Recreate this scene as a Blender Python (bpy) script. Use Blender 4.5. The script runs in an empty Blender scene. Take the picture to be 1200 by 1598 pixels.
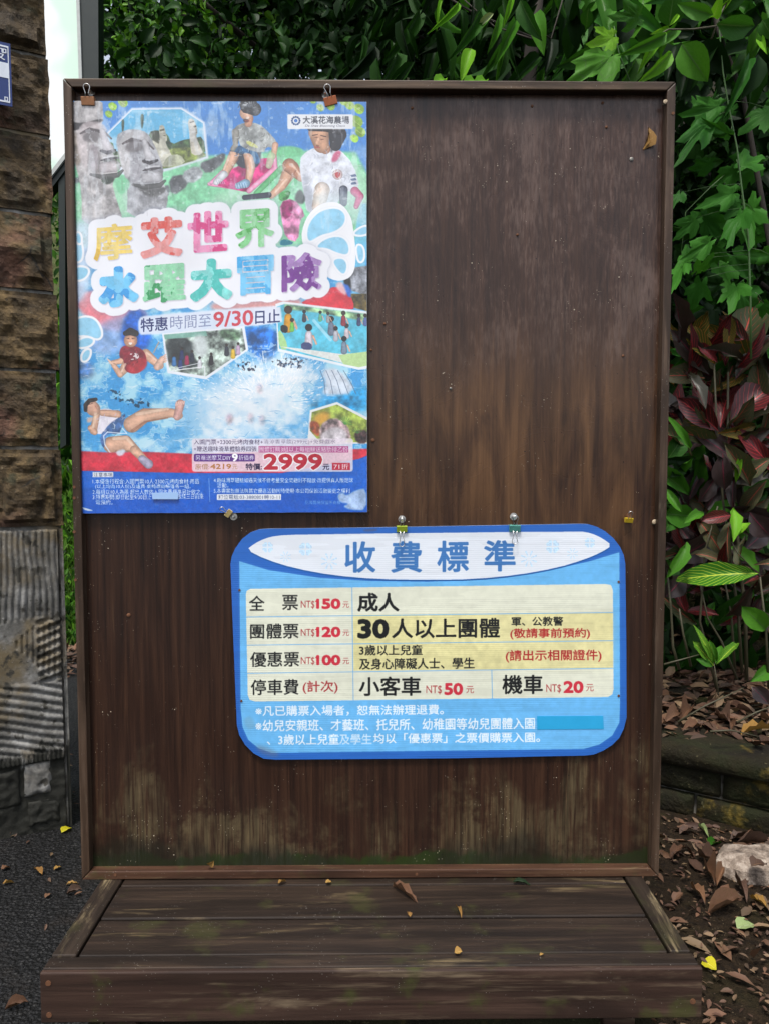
import bpy, math, random
import numpy as np
from mathutils import Vector, Matrix
random.seed(7); RS = np.random.RandomState(11)
rad = math.radians
S = bpy.context.scene
C = S.collection

# ------------------------------------------------------------ camera, light, exposure
PLAT = 0.35                                   # height of the platform top above the ground
CAM = np.array([0.0089, -1.666, PLAT + 0.8914])
YAW, PITCH, ROLL, FPX = 0.01151, 0.06074, 0.00014, 1247.0
def cam_axes():
    cy, sy, cp, sp, cr, sr = math.cos(YAW), math.sin(YAW), math.cos(PITCH), math.sin(PITCH), math.cos(ROLL), math.sin(ROLL)
    fw = np.array([sy*cp, cy*cp, -sp]); rt = np.array([cy, -sy, 0.]); up = np.cross(rt, fw)
    return rt*cr + up*sr, -rt*sr + up*cr, fw
RT, UP, FW = cam_axes()
cd = bpy.data.cameras.new('camera'); cam = bpy.data.objects.new('camera', cd); C.objects.link(cam)
cd.sensor_fit = 'HORIZONTAL'; cd.sensor_width = 24.0; cd.lens = FPX/1200*24
cd.clip_start = 0.05; cd.clip_end = 400
cam.matrix_world = Matrix([[RT[0], UP[0], -FW[0], CAM[0]], [RT[1], UP[1], -FW[1], CAM[1]], [RT[2], UP[2], -FW[2], CAM[2]], [0, 0, 0, 1]])
S.camera = cam
SUN_EL, SUN_AZ = 66, 200                       # azimuth clockwise from +Y: in front of the board, a little to the left
w = bpy.data.worlds.new('World'); S.world = w; w.use_nodes = True
nt = w.node_tree; bg = nt.nodes['Background']
sk = nt.nodes.new('ShaderNodeTexSky'); sk.sky_type = 'NISHITA'; sk.sun_disc = False
sk.sun_elevation = rad(SUN_EL); sk.sun_rotation = rad(SUN_AZ); sk.dust_density = 3.0; sk.air_density = 1.0
hs = nt.nodes.new('ShaderNodeHueSaturation'); hs.inputs['Saturation'].default_value = 0.45
nt.links.new(sk.outputs[0], hs.inputs['Color']); nt.links.new(hs.outputs[0], bg.inputs[0])
bg.inputs[1].default_value = 0.13
sl = bpy.data.lights.new('sun', 'SUN'); sl.energy = 1.7; sl.angle = rad(10); sl.color = (1, .96, .9)
so = bpy.data.objects.new('sun', sl); C.objects.link(so)
sd = Vector((math.sin(rad(SUN_AZ))*math.cos(rad(SUN_EL)), math.cos(rad(SUN_AZ))*math.cos(rad(SUN_EL)), math.sin(rad(SUN_EL))))
so.rotation_euler = sd.to_track_quat('Z', 'Y').to_euler()
S.view_settings.view_transform = 'Standard'; S.view_settings.look = 'None'
S.view_settings.gamma = 1; S.view_settings.use_curve_mapping = False
S.view_settings.exposure = 1.0

# ------------------------------------------------------------ pixel rays (photo pixels, 1200 x 1598) to points at real distances
def ray(px, py):
    return FW + RT*((px-600)/FPX) - UP*((py-799)/FPX)
def at_y(px, py, Y):
    d = ray(px, py); return CAM + d*((Y-CAM[1])/d[1])
def at_z(px, py, Z):
    d = ray(px, py); return CAM + d*((Z-CAM[2])/d[2])
def to_px(p):
    d = np.array(p, float)-CAM; k = d@FW; return 600+FPX*(d@RT)/k, 799-FPX*(d@UP)/k
def V(a): return Vector((float(a[0]), float(a[1]), float(a[2])))

# ------------------------------------------------------------ objects
def tag(o, label=None, cat=None, group=None, kind=None):
    if label: o['label'] = label
    if cat: o['category'] = cat
    if group: o['group'] = group
    if kind: o['kind'] = kind
    return o
def empty(name, loc, label=None, cat=None, group=None):
    o = bpy.data.objects.new(name, None); o.empty_display_size = .05; o.location = V(loc); C.objects.link(o)
    return tag(o, label, cat, group)
def wloc(o):
    l = Vector((0, 0, 0))
    while o: l = l + o.location; o = o.parent
    return l
class MB:
    def __init__(s): s.v = []; s.f = []; s.uv = None; s.sm = False
    def add(s, vs, fs):
        n = len(s.v); s.v += [tuple(map(float, v)) for v in vs]; s.f += [tuple(i+n for i in f) for f in fs]; return s
    def box(s, x0, x1, y0, y1, z0, z1):
        return s.add([(x0,y0,z0),(x1,y0,z0),(x1,y1,z0),(x0,y1,z0),(x0,y0,z1),(x1,y0,z1),(x1,y1,z1),(x0,y1,z1)],
                     [(0,3,2,1),(4,5,6,7),(0,1,5,4),(1,2,6,5),(2,3,7,6),(3,0,4,7)])
    def hexa(s, a, b):                         # a, b: two quads (lists of 4 points)
        return s.add(list(a)+list(b), [(3,2,1,0),(4,5,6,7),(0,1,5,4),(1,2,6,5),(2,3,7,6),(3,0,4,7)])
    def tube(s, path, r, n=8, cap=True):
        P = [Vector(p) for p in path]; m = len(P); R = r if hasattr(r, '__len__') else [r]*m
        u = None; rings = []
        for i in range(m):
            t = (P[min(i+1, m-1)]-P[max(i-1, 0)]).normalized()
            if u is None:
                u = t.orthogonal().normalized()
            u = (u - t*u.dot(t)).normalized(); w_ = t.cross(u)
            rings.append([P[i]+(u*math.cos(2*math.pi*k/n)+w_*math.sin(2*math.pi*k/n))*R[i] for k in range(n)])
        vs = [p for rg in rings for p in rg]; fs = []
        for i in range(m-1):
            for k in range(n):
                fs.append((i*n+k, i*n+(k+1) % n, (i+1)*n+(k+1) % n, (i+1)*n+k))
        if cap: fs.append(tuple(range(n-1, -1, -1))); fs.append(tuple((m-1)*n+k for k in range(n)))
        return s.add(vs, fs)
    def grid(s, nu, nv, fn):
        vs = [fn(i/(nu-1), j/(nv-1)) for j in range(nv) for i in range(nu)]
        fs = [(j*nu+i, j*nu+i+1, (j+1)*nu+i+1, (j+1)*nu+i) for j in range(nv-1) for i in range(nu-1)]
        return s.add(vs, fs)
    def mesh(s, name, origin=(0, 0, 0)):
        me = bpy.data.meshes.new(name)
        o = tuple(origin); me.from_pydata([(v[0]-o[0], v[1]-o[1], v[2]-o[2]) for v in s.v], [], s.f)
        if s.sm: me.polygons.foreach_set('use_smooth', [True]*len(me.polygons))
        return me
    def build(s, name, m, parent=None, origin=None, smooth=False, bevel=0):
        s.sm = smooth
        if parent is not None:
            og = wloc(parent); me = s.mesh(name, og); loc = (0, 0, 0)
        else:
            og = Vector(origin) if origin is not None else Vector((0, 0, 0)); me = s.mesh(name, og); loc = og
        me.materials.append(m)
        o = bpy.data.objects.new(name, me); C.objects.link(o); o.parent = parent; o.location = loc
        if bevel:
            b = o.modifiers.new('bevel', 'BEVEL'); b.width = bevel; b.segments = 2; b.limit_method = 'ANGLE'
        return o
def link(name, me, parent=None, mw=None):
    o = bpy.data.objects.new(name, me); C.objects.link(o); o.parent = parent
    if mw is not None:
        if parent is not None: o.matrix_local = Matrix.Translation(-wloc(parent)) @ mw
        else: o.matrix_world = mw
    return o

# ------------------------------------------------------------ materials
class N:
    def __init__(s, name):
        s.m = bpy.data.materials.new(name); s.m.use_nodes = True; s.t = s.m.node_tree
        s.b = s.t.nodes['Principled BSDF']; s.out = s.t.nodes['Material Output']
        s.tc = s.t.nodes.new('ShaderNodeTexCoord')
        s.oi = s.t.nodes.new('ShaderNodeObjectInfo'); s.rnd = s.oi.outputs['Random']; s.obj = s.tc.outputs['Object']; s.uvs = s.tc.outputs['UV']
    def L(s, a, b):
        if isinstance(a, bpy.types.NodeSocket): s.t.links.new(a, b)
        elif isinstance(a, (tuple, list)) and len(a) == 3 and b.type == 'RGBA': b.default_value = (*a, 1)
        else: b.default_value = a
    def math(s, op, a, b=0., c=0., clamp=False):
        n = s.t.nodes.new('ShaderNodeMath'); n.operation = op; n.use_clamp = clamp
        s.L(a, n.inputs[0]); s.L(b, n.inputs[1]); s.L(c, n.inputs[2]); return n.outputs[0]
    def vadd(s, a, b, op='ADD'):
        n = s.t.nodes.new('ShaderNodeVectorMath'); n.operation = op; s.L(a, n.inputs[0]); s.L(b, n.inputs[1]); return n.outputs[0]
    def map(s, v, sc=(1, 1, 1), loc=(0, 0, 0), rot=(0, 0, 0)):
        n = s.t.nodes.new('ShaderNodeMapping'); s.L(v, n.inputs['Vector']); s.L(loc, n.inputs['Location'])
        s.L(rot, n.inputs['Rotation']); s.L(sc, n.inputs['Scale']); return n.outputs[0]
    def noise(s, v, sc=5, det=4, ro=.55, dist=0.):
        n = s.t.nodes.new('ShaderNodeTexNoise'); s.L(v, n.inputs['Vector']); s.L(float(sc), n.inputs['Scale']); s.L(float(det), n.inputs['Detail'])
        s.L(ro, n.inputs['Roughness']); s.L(dist, n.inputs['Distortion']); return n.outputs['Fac']
    def voro(s, v, sc=5, out='Distance', feat='F1', rand=1.):
        n = s.t.nodes.new('ShaderNodeTexVoronoi'); n.feature = feat; s.L(v, n.inputs['Vector']); s.L(float(sc), n.inputs['Scale']); s.L(rand, n.inputs['Randomness'])
        return n.outputs[out]
    def ramp(s, f, stops):
        n = s.t.nodes.new('ShaderNodeValToRGB'); e = n.color_ramp.elements
        while len(e) < len(stops): e.new(.5)
        for i, (p, c) in enumerate(stops):
            e[i].position = p; c = (c, c, c) if not hasattr(c, '__len__') else c; e[i].color = (*c, 1)
        s.L(f, n.inputs[0]); return n.outputs[0]
    def mix(s, f, a, b, mode='MIX'):
        n = s.t.nodes.new('ShaderNodeMix'); n.data_type = 'RGBA'; n.blend_type = mode; n.clamp_factor = True
        s.L(f, n.inputs[0]); s.L(a, n.inputs[6]); s.L(b, n.inputs[7]); return n.outputs[2]
    def sep(s, v):
        n = s.t.nodes.new('ShaderNodeSeparateXYZ'); s.L(v, n.inputs[0]); return n.outputs
    def mrange(s, v, a, b, c=0., d=1.):
        n = s.t.nodes.new('ShaderNodeMapRange'); n.interpolation_type = 'SMOOTHSTEP'
        for k, x in enumerate((v, a, b, c, d)): s.L(x, n.inputs[k])
        return n.outputs[0]
    def bump(s, h, st=.5, d=.002):
        n = s.t.nodes.new('ShaderNodeBump'); s.L(h, n.inputs['Height']); s.L(st, n.inputs['Strength']); s.L(d, n.inputs['Distance']); s.L(n.outputs[0], s.b.inputs['Normal']); return n.outputs[0]
    def col(s, c): s.L(c, s.b.inputs['Base Color']); return s
    def rough(s, r): s.L(r, s.b.inputs['Roughness']); return s
    def spec(s, r): s.L(r, s.b.inputs['Specular IOR Level']); return s
    def metal(s, r): s.L(r, s.b.inputs['Metallic']); return s
def plain(name, c, r=.5, metal=0., var=.25, sc=40, bump=0.):
    n = N(name); f = n.noise(n.obj, sc, 5)
    n.col(n.mix(f, tuple(x*(1-var) for x in c), tuple(min(1, x*(1+var)) for x in c))); n.rough(n.math('MULTIPLY_ADD', f, .25, r-.12)); n.metal(metal)
    if bump: n.bump(f, bump, .002)
    return n.m

def wood(name, dark, mid, light, axis=0, gr=1., worn=.3, worncol=(.16, .12, .07), r=.55, moss=0.):
    """weathered stained wood, grain along axis"""
    n = N(name)
    off = n.math('MULTIPLY', n.rnd, 37.)
    cb = n.t.nodes.new('ShaderNodeCombineXYZ'); n.L(off, cb.inputs[0]); n.L(off, cb.inputs[1]); n.L(off, cb.inputs[2])
    p = n.vadd(n.obj, cb.outputs[0])
    sc = [60*gr]*3; sc[axis] = 2.2*gr
    g = n.noise(n.map(p, tuple(sc)), 1, 6, .65, .6)
    sc2 = [9*gr]*3; sc2[axis] = 1.6*gr
    g2 = n.noise(n.map(p, tuple(sc2)), 1.5, 5, .6, 1.2)
    sc4 = [15*gr]*3; sc4[axis] = 3.2*gr; pt = n.noise(n.map(p, tuple(sc4)), 1, 6, .66, .5)
    c = n.ramp(g, [(.25, dark), (.5, mid), (.78, light)])
    c = n.mix(n.mrange(g2, .42, .68), c, tuple(x*.55 for x in mid))
    sc3 = [120*gr]*3; sc3[axis] = 5*gr
    fine = n.noise(n.map(p, tuple(sc3)), 1, 4, .6)
    wm = n.math('MULTIPLY', n.mrange(pt, .60-.14*worn, .74-.1*worn), n.mrange(fine, .42, .62))
    c = n.mix(n.math('MULTIPLY', wm, min(1, .5+worn)), c, worncol)
    if moss:
        c = n.mix(n.math('MULTIPLY', n.mrange(n.noise(p, 11, 6), .56, .70), moss), c, (.045, .05, .012))
    sp = n.voro(p, 170); c = n.mix(n.math('MULTIPLY', n.math('LESS_THAN', sp, .09), n.mrange(n.noise(p, 13, 2), .52, .6)), c, (.35, .32, .28))
    n.col(c); n.spec(.28); n.rough(n.math('MULTIPLY_ADD', g, .25, r-.1))
    n.bump(n.math('ADD', n.math('MULTIPLY', g, .8), n.math('MULTIPLY', fine, .5)), .55, .0016)
    return n.m
# ------------------------------------------------------------ flat print: a small painter for the poster, the price sign and the plate
_tc = bpy.data.curves.new('glyphs', 'FONT'); _to = bpy.data.objects.new('glyphs', _tc); C.objects.link(_to)
_cache = {}
def glyph_tris(s):
    if s not in _cache:
        _tc.body = s; _tc.resolution_u = 3
        dg = bpy.context.evaluated_depsgraph_get(); dg.update()
        me = _to.evaluated_get(dg).to_mesh()
        me.calc_loop_triangles()
        vs = np.array([v.co[:2] for v in me.vertices]).reshape(-1, 2); ts = np.array([t.vertices[:] for t in me.loop_triangles], int).reshape(-1, 3)
        _to.evaluated_get(dg).to_mesh_clear(); _cache[s] = (vs, ts)
    return _cache[s]
def up2(a, h, w):
    gh, gw = a.shape; y = np.linspace(0, gh-1.001, h); x = np.linspace(0, gw-1.001, w)
    y0 = y.astype(int); x0 = x.astype(int); fy = (y-y0)[:, None]; fx = (x-x0)[None]
    fy = fy*fy*(3-2*fy); fx = fx*fx*(3-2*fx)
    return ((a[y0][:, x0]*(1-fx)+a[y0][:, x0+1]*fx)*(1-fy) + (a[y0+1][:, x0]*(1-fx)+a[y0+1][:, x0+1]*fx)*fy)
def fbm(h, w, gy, gx, octs=4, seed=0, gain=.55):
    rs = np.random.RandomState(seed); o = np.zeros((h, w)); a = 1.; t = 0
    for k in range(octs):
        o += a*up2(rs.rand(max(2, int(gy*2**k))+1, max(2, int(gx*2**k))+1), h, w); t += a; a *= gain
    o = o/t; return np.clip((o-.5)*1.9+.5, 0, 1)
def chaikin(p, it=2):
    p = np.array(p, float)
    for _ in range(it):
        q = np.roll(p, -1, 0); p = np.stack([p*.75+q*.25, p*.25+q*.75], 1).reshape(-1, 2)
    return p
def blur(a, r):
    r = int(r)
    if r < 1: return a
    for _ in range(2):
        for ax in (0, 1):
            c = np.cumsum(np.pad(a, [(r+1, r) if i == ax else (0, 0) for i in (0, 1)], mode='edge'), axis=ax)
            a = (np.take(c, range(2*r+1, c.shape[ax]), ax)-np.take(c, range(0, c.shape[ax]-2*r-1), ax))/(2*r+1)
    return a
def dil(m, r):
    r = int(round(r)); o = m.copy()
    if r < 1: return o
    h, w = m.shape
    for k in range(-r, r+1):
        q = int(math.sqrt(r*r-k*k)+.5)
        row = np.zeros((h, w+2*q)); 
        c = np.cumsum(np.pad(m.astype(np.float32), ((0, 0), (q+1, q))), 1); hor = (c[:, 2*q+1:]-c[:, :w]) > .5
        if k >= 0: o[k:] |= hor[:h-k]
        else: o[:k] |= hor[-k:]
    return o
class Canvas:
    """pixels of a sheet lying in the plane y = Y; shapes come in photo pixels, traced off the sheet"""
    def __init__(s, quad, Y, sc):
        s.Y = Y; W = np.array([at_y(x, y, Y) for x, y in quad])
        s.x0, s.x1 = W[:, 0].min(), W[:, 0].max(); s.z0, s.z1 = W[:, 2].min(), W[:, 2].max(); s.sc = sc
        s.w = int((s.x1-s.x0)*sc); s.h = int((s.z1-s.z0)*sc)
        s.a = np.ones((s.h, s.w, 3), np.float32); s.k = sc*(Y-CAM[1])/FPX     # texels per photo pixel
    def T(s, pts):
        p = np.array(pts, float).reshape(-1, 2)
        d = FW[None]+RT[None]*((p[:, :1]-600)/FPX)-UP[None]*((p[:, 1:]-799)/FPX)
        t = (s.Y-CAM[1])/d[:, 1:2]; Wp = CAM[None]+d*t
        return np.stack([(Wp[:, 0]-s.x0)*s.sc, (s.z1-Wp[:, 2])*s.sc], 1)
    def mask(s, pts, smooth=0):
        p = np.array(pts, float)
        if smooth: p = chaikin(p, smooth)
        p = s.T(p); x0, y0 = np.floor(p.min(0)).astype(int); x1, y1 = np.ceil(p.max(0)).astype(int)
        x0 = max(0, x0); y0 = max(0, y0); x1 = min(s.w, x1); y1 = min(s.h, y1)
        m = np.zeros((s.h, s.w), bool)
        if x1 <= x0 or y1 <= y0: return m
        X = np.arange(x0, x1)[None]+.5; Yy = np.arange(y0, y1)[:, None]+.5; sub = np.zeros((y1-y0, x1-x0), bool)
        q = np.roll(p, -1, 0)
        for (ax, ay), (bx, by) in zip(p, q):
            if ay == by: continue
            c = (ay > Yy) != (by > Yy); xi = (bx-ax)*(Yy-ay)/(by-ay)+ax
            sub ^= c & (X < xi)
        m[y0:y1, x0:x1] = sub; return m
    def paint(s, m, col, alpha=1., feather=0, var=0., seed=1):
        ys, xs = np.where(m.any(1))[0], np.where(m.any(0))[0]
        if not len(ys): return
        g = int(feather*s.k)*2+3; y0, y1, x0, x1 = max(0, ys[0]-g), min(s.h, ys[-1]+g), max(0, xs[0]-g), min(s.w, xs[-1]+g)
        a = m[y0:y1, x0:x1].astype(np.float32)
        if feather: a = blur(a, feather*s.k)
        a = a*(alpha if not isinstance(alpha, np.ndarray) else alpha[y0:y1, x0:x1]); a = np.clip(a, 0, 1)[..., None]
        if isinstance(col, np.ndarray) and col.ndim == 3: c = col[y0:y1, x0:x1]
        else:
            c = np.array(col, np.float32)[None, None]/255.
            if var:
                c = c*(1+var*(fbm(y1-y0, x1-x0, max(2, (y1-y0)/(9*s.k)), max(2, (x1-x0)/(9*s.k)), 4, seed)[..., None]*2-1))
        s.a[y0:y1, x0:x1] = s.a[y0:y1, x0:x1]*(1-a)+c*a
    def P(s, pts, col, smooth=0, alpha=1., feather=0, var=0., seed=1):
        s.paint(s.mask(pts, smooth), col, alpha, feather, var, seed)
    def limb(s, pts, rs, col, sh=.35, alpha=1., var=.08):
        """a rounded, shaded stroke with a radius at every point"""
        p = s.T(pts); r = np.array(rs, float)*s.k; R_ = r.max()+2
        x0, y0 = np.maximum(0, (p.min(0)-R_).astype(int)); x1 = min(s.w, int(p[:, 0].max()+R_)); y1 = min(s.h, int(p[:, 1].max()+R_))
        if x1 <= x0 or y1 <= y0: return
        X, Yy = np.meshgrid(np.arange(x0, x1)+.5, np.arange(y0, y1)+.5); best = np.full(X.shape, 9.)
        if len(p) == 1: p = np.repeat(p, 2, 0); r = np.repeat(r, 2)
        for i in range(len(p)-1):
            d = p[i+1]-p[i]; L2 = max(1e-6, d@d); t = np.clip(((X-p[i, 0])*d[0]+(Yy-p[i, 1])*d[1])/L2, 0, 1)
            dd = np.hypot(X-p[i, 0]-t*d[0], Yy-p[i, 1]-t*d[1])/(r[i]+(r[i+1]-r[i])*t); best = np.minimum(best, dd)
        a = np.clip((1-best)*r.max()/1.2, 0, 1)[..., None]*alpha
        lum = 1-sh*np.clip(best, 0, 1)**2+.05; n = 1+var*(fbm(*X.shape, 6, 6, 3, len(pts))*2-1)
        c = np.array(col, np.float32)/255.*(lum*n)[..., None]
        s.a[y0:y1, x0:x1] = s.a[y0:y1, x0:x1]*(1-a)+np.clip(c, 0, 1)*a
    def tmask(s, txt, x0, y0, x1, y1, slope=0., bold=0., shear=0.):
        """text fitted into the photo-pixel box x0..x1, y0..y1 (top, bottom), rising by slope"""
        vs, ts = glyph_tris(txt); m = np.zeros((s.h, s.w), bool)
        if not len(ts): return m
        lo, hi = vs.min(0), vs.max(0); q = (vs-lo)/(hi-lo)
        px = x0+q[:, 0]*(x1-x0)+shear*q[:, 1]*(y1-y0); py = y1-q[:, 1]*(y1-y0)+slope*(px-x0)
        p = s.T(np.stack([px, py], 1))
        for a, b, c in p[ts]:
            ax0 = max(0, int(min(a[0], b[0], c[0])-.5)); ax1 = min(s.w, int(max(a[0], b[0], c[0])+1.5))
            ay0 = max(0, int(min(a[1], b[1], c[1])-.5)); ay1 = min(s.h, int(max(a[1], b[1], c[1])+1.5))
            if ax1 <= ax0 or ay1 <= ay0: continue
            X = np.arange(ax0, ax1)[None]+.5; Yy = np.arange(ay0, ay1)[:, None]+.5
            e1 = (b[0]-a[0])*(Yy-a[1])-(b[1]-a[1])*(X-a[0]); e2 = (c[0]-b[0])*(Yy-b[1])-(c[1]-b[1])*(X-b[0]); e3 = (a[0]-c[0])*(Yy-c[1])-(a[1]-c[1])*(X-c[0])
            m[ay0:ay1, ax0:ax1] |= ((e1 >= 0) & (e2 >= 0) & (e3 >= 0)) | ((e1 <= 0) & (e2 <= 0) & (e3 <= 0))
        return dil(m, bold*s.k) if bold else m
    def text(s, txt, x0, y0, x1, y1, col, slope=0., bold=0., shear=0., alpha=1., fade=None):
        m = s.tmask(txt, x0, y0, x1, y1, slope, bold, shear)
        s.paint(m, col, alpha if fade is None else fade, .3)
        return m
    def lines(s, pts, wd, col, alpha=1., closed=False):
        p = list(pts)+([pts[0]] if closed else [])
        for a, b in zip(p[:-1], p[1:]): s.limb([a, b], [wd/2, wd/2], col, 0, alpha, 0)
    def image(s, name):
        im = bpy.data.images.new(name, s.w, s.h); im.colorspace_settings.name = 'sRGB'
        o = np.ones((s.h, s.w, 4), np.float32); o[..., :3] = np.clip(s.a, 0, 1)[::-1]
        im.pixels.foreach_set(o.ravel()); im.update(); im.pack(); return im
    def uv(s, me, og):
        l = me.uv_layers.new(name='UVMap')
        for lp in me.loops:
            c = me.vertices[lp.vertex_index].co
            l.data[lp.index].uv = ((c.x+og[0]-s.x0)/(s.x1-s.x0), (c.z+og[2]-s.z0)/(s.z1-s.z0))
PANEL_Y = 0.023                                # face of the recessed panel
# ---- the price sign
SIGN_Y = PANEL_Y - 0.008
def paint_sign():
    c = Canvas([(352, 810), (990, 1195)], SIGN_Y, 2600); c.a[:] = (.16, .40, .74)
    Pp, T = c.P, c.text; sl = -.010
    # light blue field inside the darker border
    Pp([(374, 876), (420, 890), (500, 902), (580, 907), (668, 908), (760, 904), (850, 892), (920, 876), (966, 862), (967, 1100), (966, 1128), (955, 1148), (935, 1162), (910, 1169),
        (424, 1175), (404, 1168), (388, 1155), (379, 1135), (376, 1105)], (110, 186, 238))
    c.paint(c.mask([(372, 860), (968, 850), (968, 1180), (372, 1180)]) & (np.abs(c.a[..., 0]-110/255) < .02), (104, 180, 236), .5, 2, .06)
    lens = [(385, 858), (398, 848), (412, 841), (430, 836), (470, 834), (905, 829), (922, 832), (938, 839), (955, 851), (938, 862), (912, 873), (870, 886), (810, 897), (740, 904), (668, 905), (590, 904), (520, 898), (460, 887), (415, 873)]
    Pp([(x, y+2.5) for x, y in lens], (30, 92, 165), 1); Pp(lens, (226, 232, 240), 1)
    def flower(x, y, r, n):
        for k in range(n):
            a = 2*math.pi*(k+.5)/n
            if n == 4:
                for da in (-.32, .32): c.limb([(x+r*.3*math.cos(a), y+r*.3*math.sin(a)), (x+r*.72*math.cos(a+da), y+r*.72*math.sin(a+da))], [r*.12, r*.29], (190, 218, 240), 0)
            else: c.limb([(x+r*.3*math.cos(a), y+r*.3*math.sin(a)), (x+r*math.cos(a), y+r*math.sin(a))], [r*.05, r*.13], (190, 218, 240), 0)
    for f in ((418, 854, 9, 4), (446, 869, 8, 8), (477, 857, 11, 4), (514, 876, 12, 8), (825, 872, 12, 8), (862, 853, 11, 4), (893, 864, 8, 8), (920, 847, 8.5, 4)): flower(*f)
    for ch, x0, x1, dy in (('收', 538, 586, 0), ('費', 610, 658, 0), ('標', 682, 731, -1), ('準', 755, 804, -2)):
        T(ch, x0+1, 846+dy, x1-1, 893+dy, (62, 118, 182), -.008, 1.0)
    # table
    tab = [(384, 928), (391, 920), (948, 912), (956, 920), (957, 1078), (949, 1088), (397, 1095), (387, 1086)]
    Pp([(384, 928), (385.5, 922), (391, 919), (944, 911.5), (953, 913), (956, 921), (957, 1076), (955, 1084), (948, 1088), (399, 1095), (390, 1092.5), (387, 1085)], (226, 228, 208), var=.02)
    Pp([(551, 959.5), (956, 956), (956, 1043), (552, 1047)], (226, 219, 160), var=.05)
    Pp([(700, 959), (956, 957), (956, 1043), (830, 1044)], (228, 220, 168), 0, .35, 6, .05)
    bl = (110, 170, 215)
    for a, b in (((385, 963), (956, 956)), ((386, 1007), (957, 1000)), ((386, 1051), (957, 1043)), ((549.5, 917), (551.5, 1093)), ((767, 1046), (768, 1090))): c.lines([a, b], 1.6, bl)
    bk, rd, br = (20, 22, 24), (205, 48, 66), (170, 60, 62)
    T('全', 389, 930, 413, 953, bk, 0, .28); T('票', 441, 929, 465, 952, bk, 0, .28)
    T('團體票', 391, 974, 466, 997, bk, sl, .22); T('優惠票', 391, 1018, 467, 1041, bk, sl, .22); T('停車費', 392, 1061, 466, 1085, bk, sl, .22)
    for num, y in (('150', 933.5), ('120', 977.5), ('100', 1021.5)):
        T('NT$', 470, y+4, 491, y+17, br, 0, .05); T('1', 495, y+2.2, 497.5, y+15.6, rd, 0, 1.15); Lb = c.limb; Lb([(493.5, y+5), (497, y+2.6)], [1.3, 1.3], rd, 0); T(num[1:], 503.5, y+1.6, 530.5, y+16.2, rd, 0, 1.15); T('元', 535, y+5.5, 545, y+15, br, 0, .1)
    T('(計次)', 473, 1063, 527, 1083, br, sl, .35)
    T('成人', 559, 926, 622, 954, bk, 0, .8)
    T('30', 560, 968, 605, 995, bk, 0, 1.9); T('人以上團體', 612, 966, 779, 996, bk, -.006, .55)
    T('軍、公教警', 798, 963, 878, 977, bk, -.006, .15); T('(敬請事前預約)', 796, 981, 920, 998, rd if 0 else (175, 40, 42), -.006, .25)
    T('3歲以上兒童', 561, 1007, 659, 1023, bk, -.006, .2); T('及身心障礙人士、學生', 561, 1028, 740, 1045, bk, -.008, .2)
    def bar(x, y, s_, col, r=.62):
        for a, b in (((0, .31), (1, .30)), ((.30, .12), (.36, .26)), ((.70, .12), (.64, .26))): c.limb([(x+a[0]*s_, y+a[1]*s_), (x+b[0]*s_, y+b[1]*s_)], [r, r], col, 0, 1, 0)
    bar(643, 1006.4, 16, bk)
    T('(請出示相關證件)', 789, 1015, 938, 1034, (175, 40, 42), -.008, .3)
    T('小客車', 561, 1057, 656, 1086, bk, -.006, .7)
    T('NT$', 665, 1070, 689, 1084, br, 0, .05); T('50', 694, 1067, 721, 1084, rd, 0, 1.2); T('元', 727, 1071, 739, 1082, br, 0, .1)
    T('機車', 784, 1054, 846, 1083, bk, -.006, .7)
    T('NT$', 852, 1068, 875, 1082, br, 0, .05); T('20', 880, 1064, 909, 1081, rd, 0, 1.2); T('元', 914, 1068, 926, 1079, br, 0, .1)
    wh = (232, 243, 252)
    T('※凡已購票入場者，恕無法辦理退費。', 399, 1102, 692, 1118, wh, -.008, .22)
    T('※幼兒安親班、才藝班、托兒所、幼稚園等幼兒團體入園', 399, 1124, 834, 1142, wh, -.009, .22)
    T('、3歲以上兒童', 417, 1146.5, 529, 1163, wh, -.008, .22); bar(513.5, 1145.4, 15.5, wh); T('及學生', 530, 1146, 580, 1162, wh, -.008, .15, 0, .75)
    T('均以「優惠票」之票價購票入園。', 583, 1145, 842, 1160.5, wh, -.008, .22)
    # dirt, scuffs
    f = fbm(c.h, c.w, 5, 8, 5, 3); c.a *= (1-.05*f)[..., None]
    st = fbm(c.h, c.w, 60, 6, 3, 9); c.a *= (1-.03*(st > .62))[..., None]
    Pp([(384, 1118), (395, 1120), (400, 1135), (388, 1140), (380, 1128)], (120, 150, 160), 2, .35, 2)
    Pp([(398, 1160), (440, 1176), (430, 1183), (404, 1176)], (110, 105, 115), 2, .4, 3)
    Pp([(566, 826), (590, 825), (588, 829), (568, 830)], (90, 80, 95), 1, .5, 1)
    return c
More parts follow.
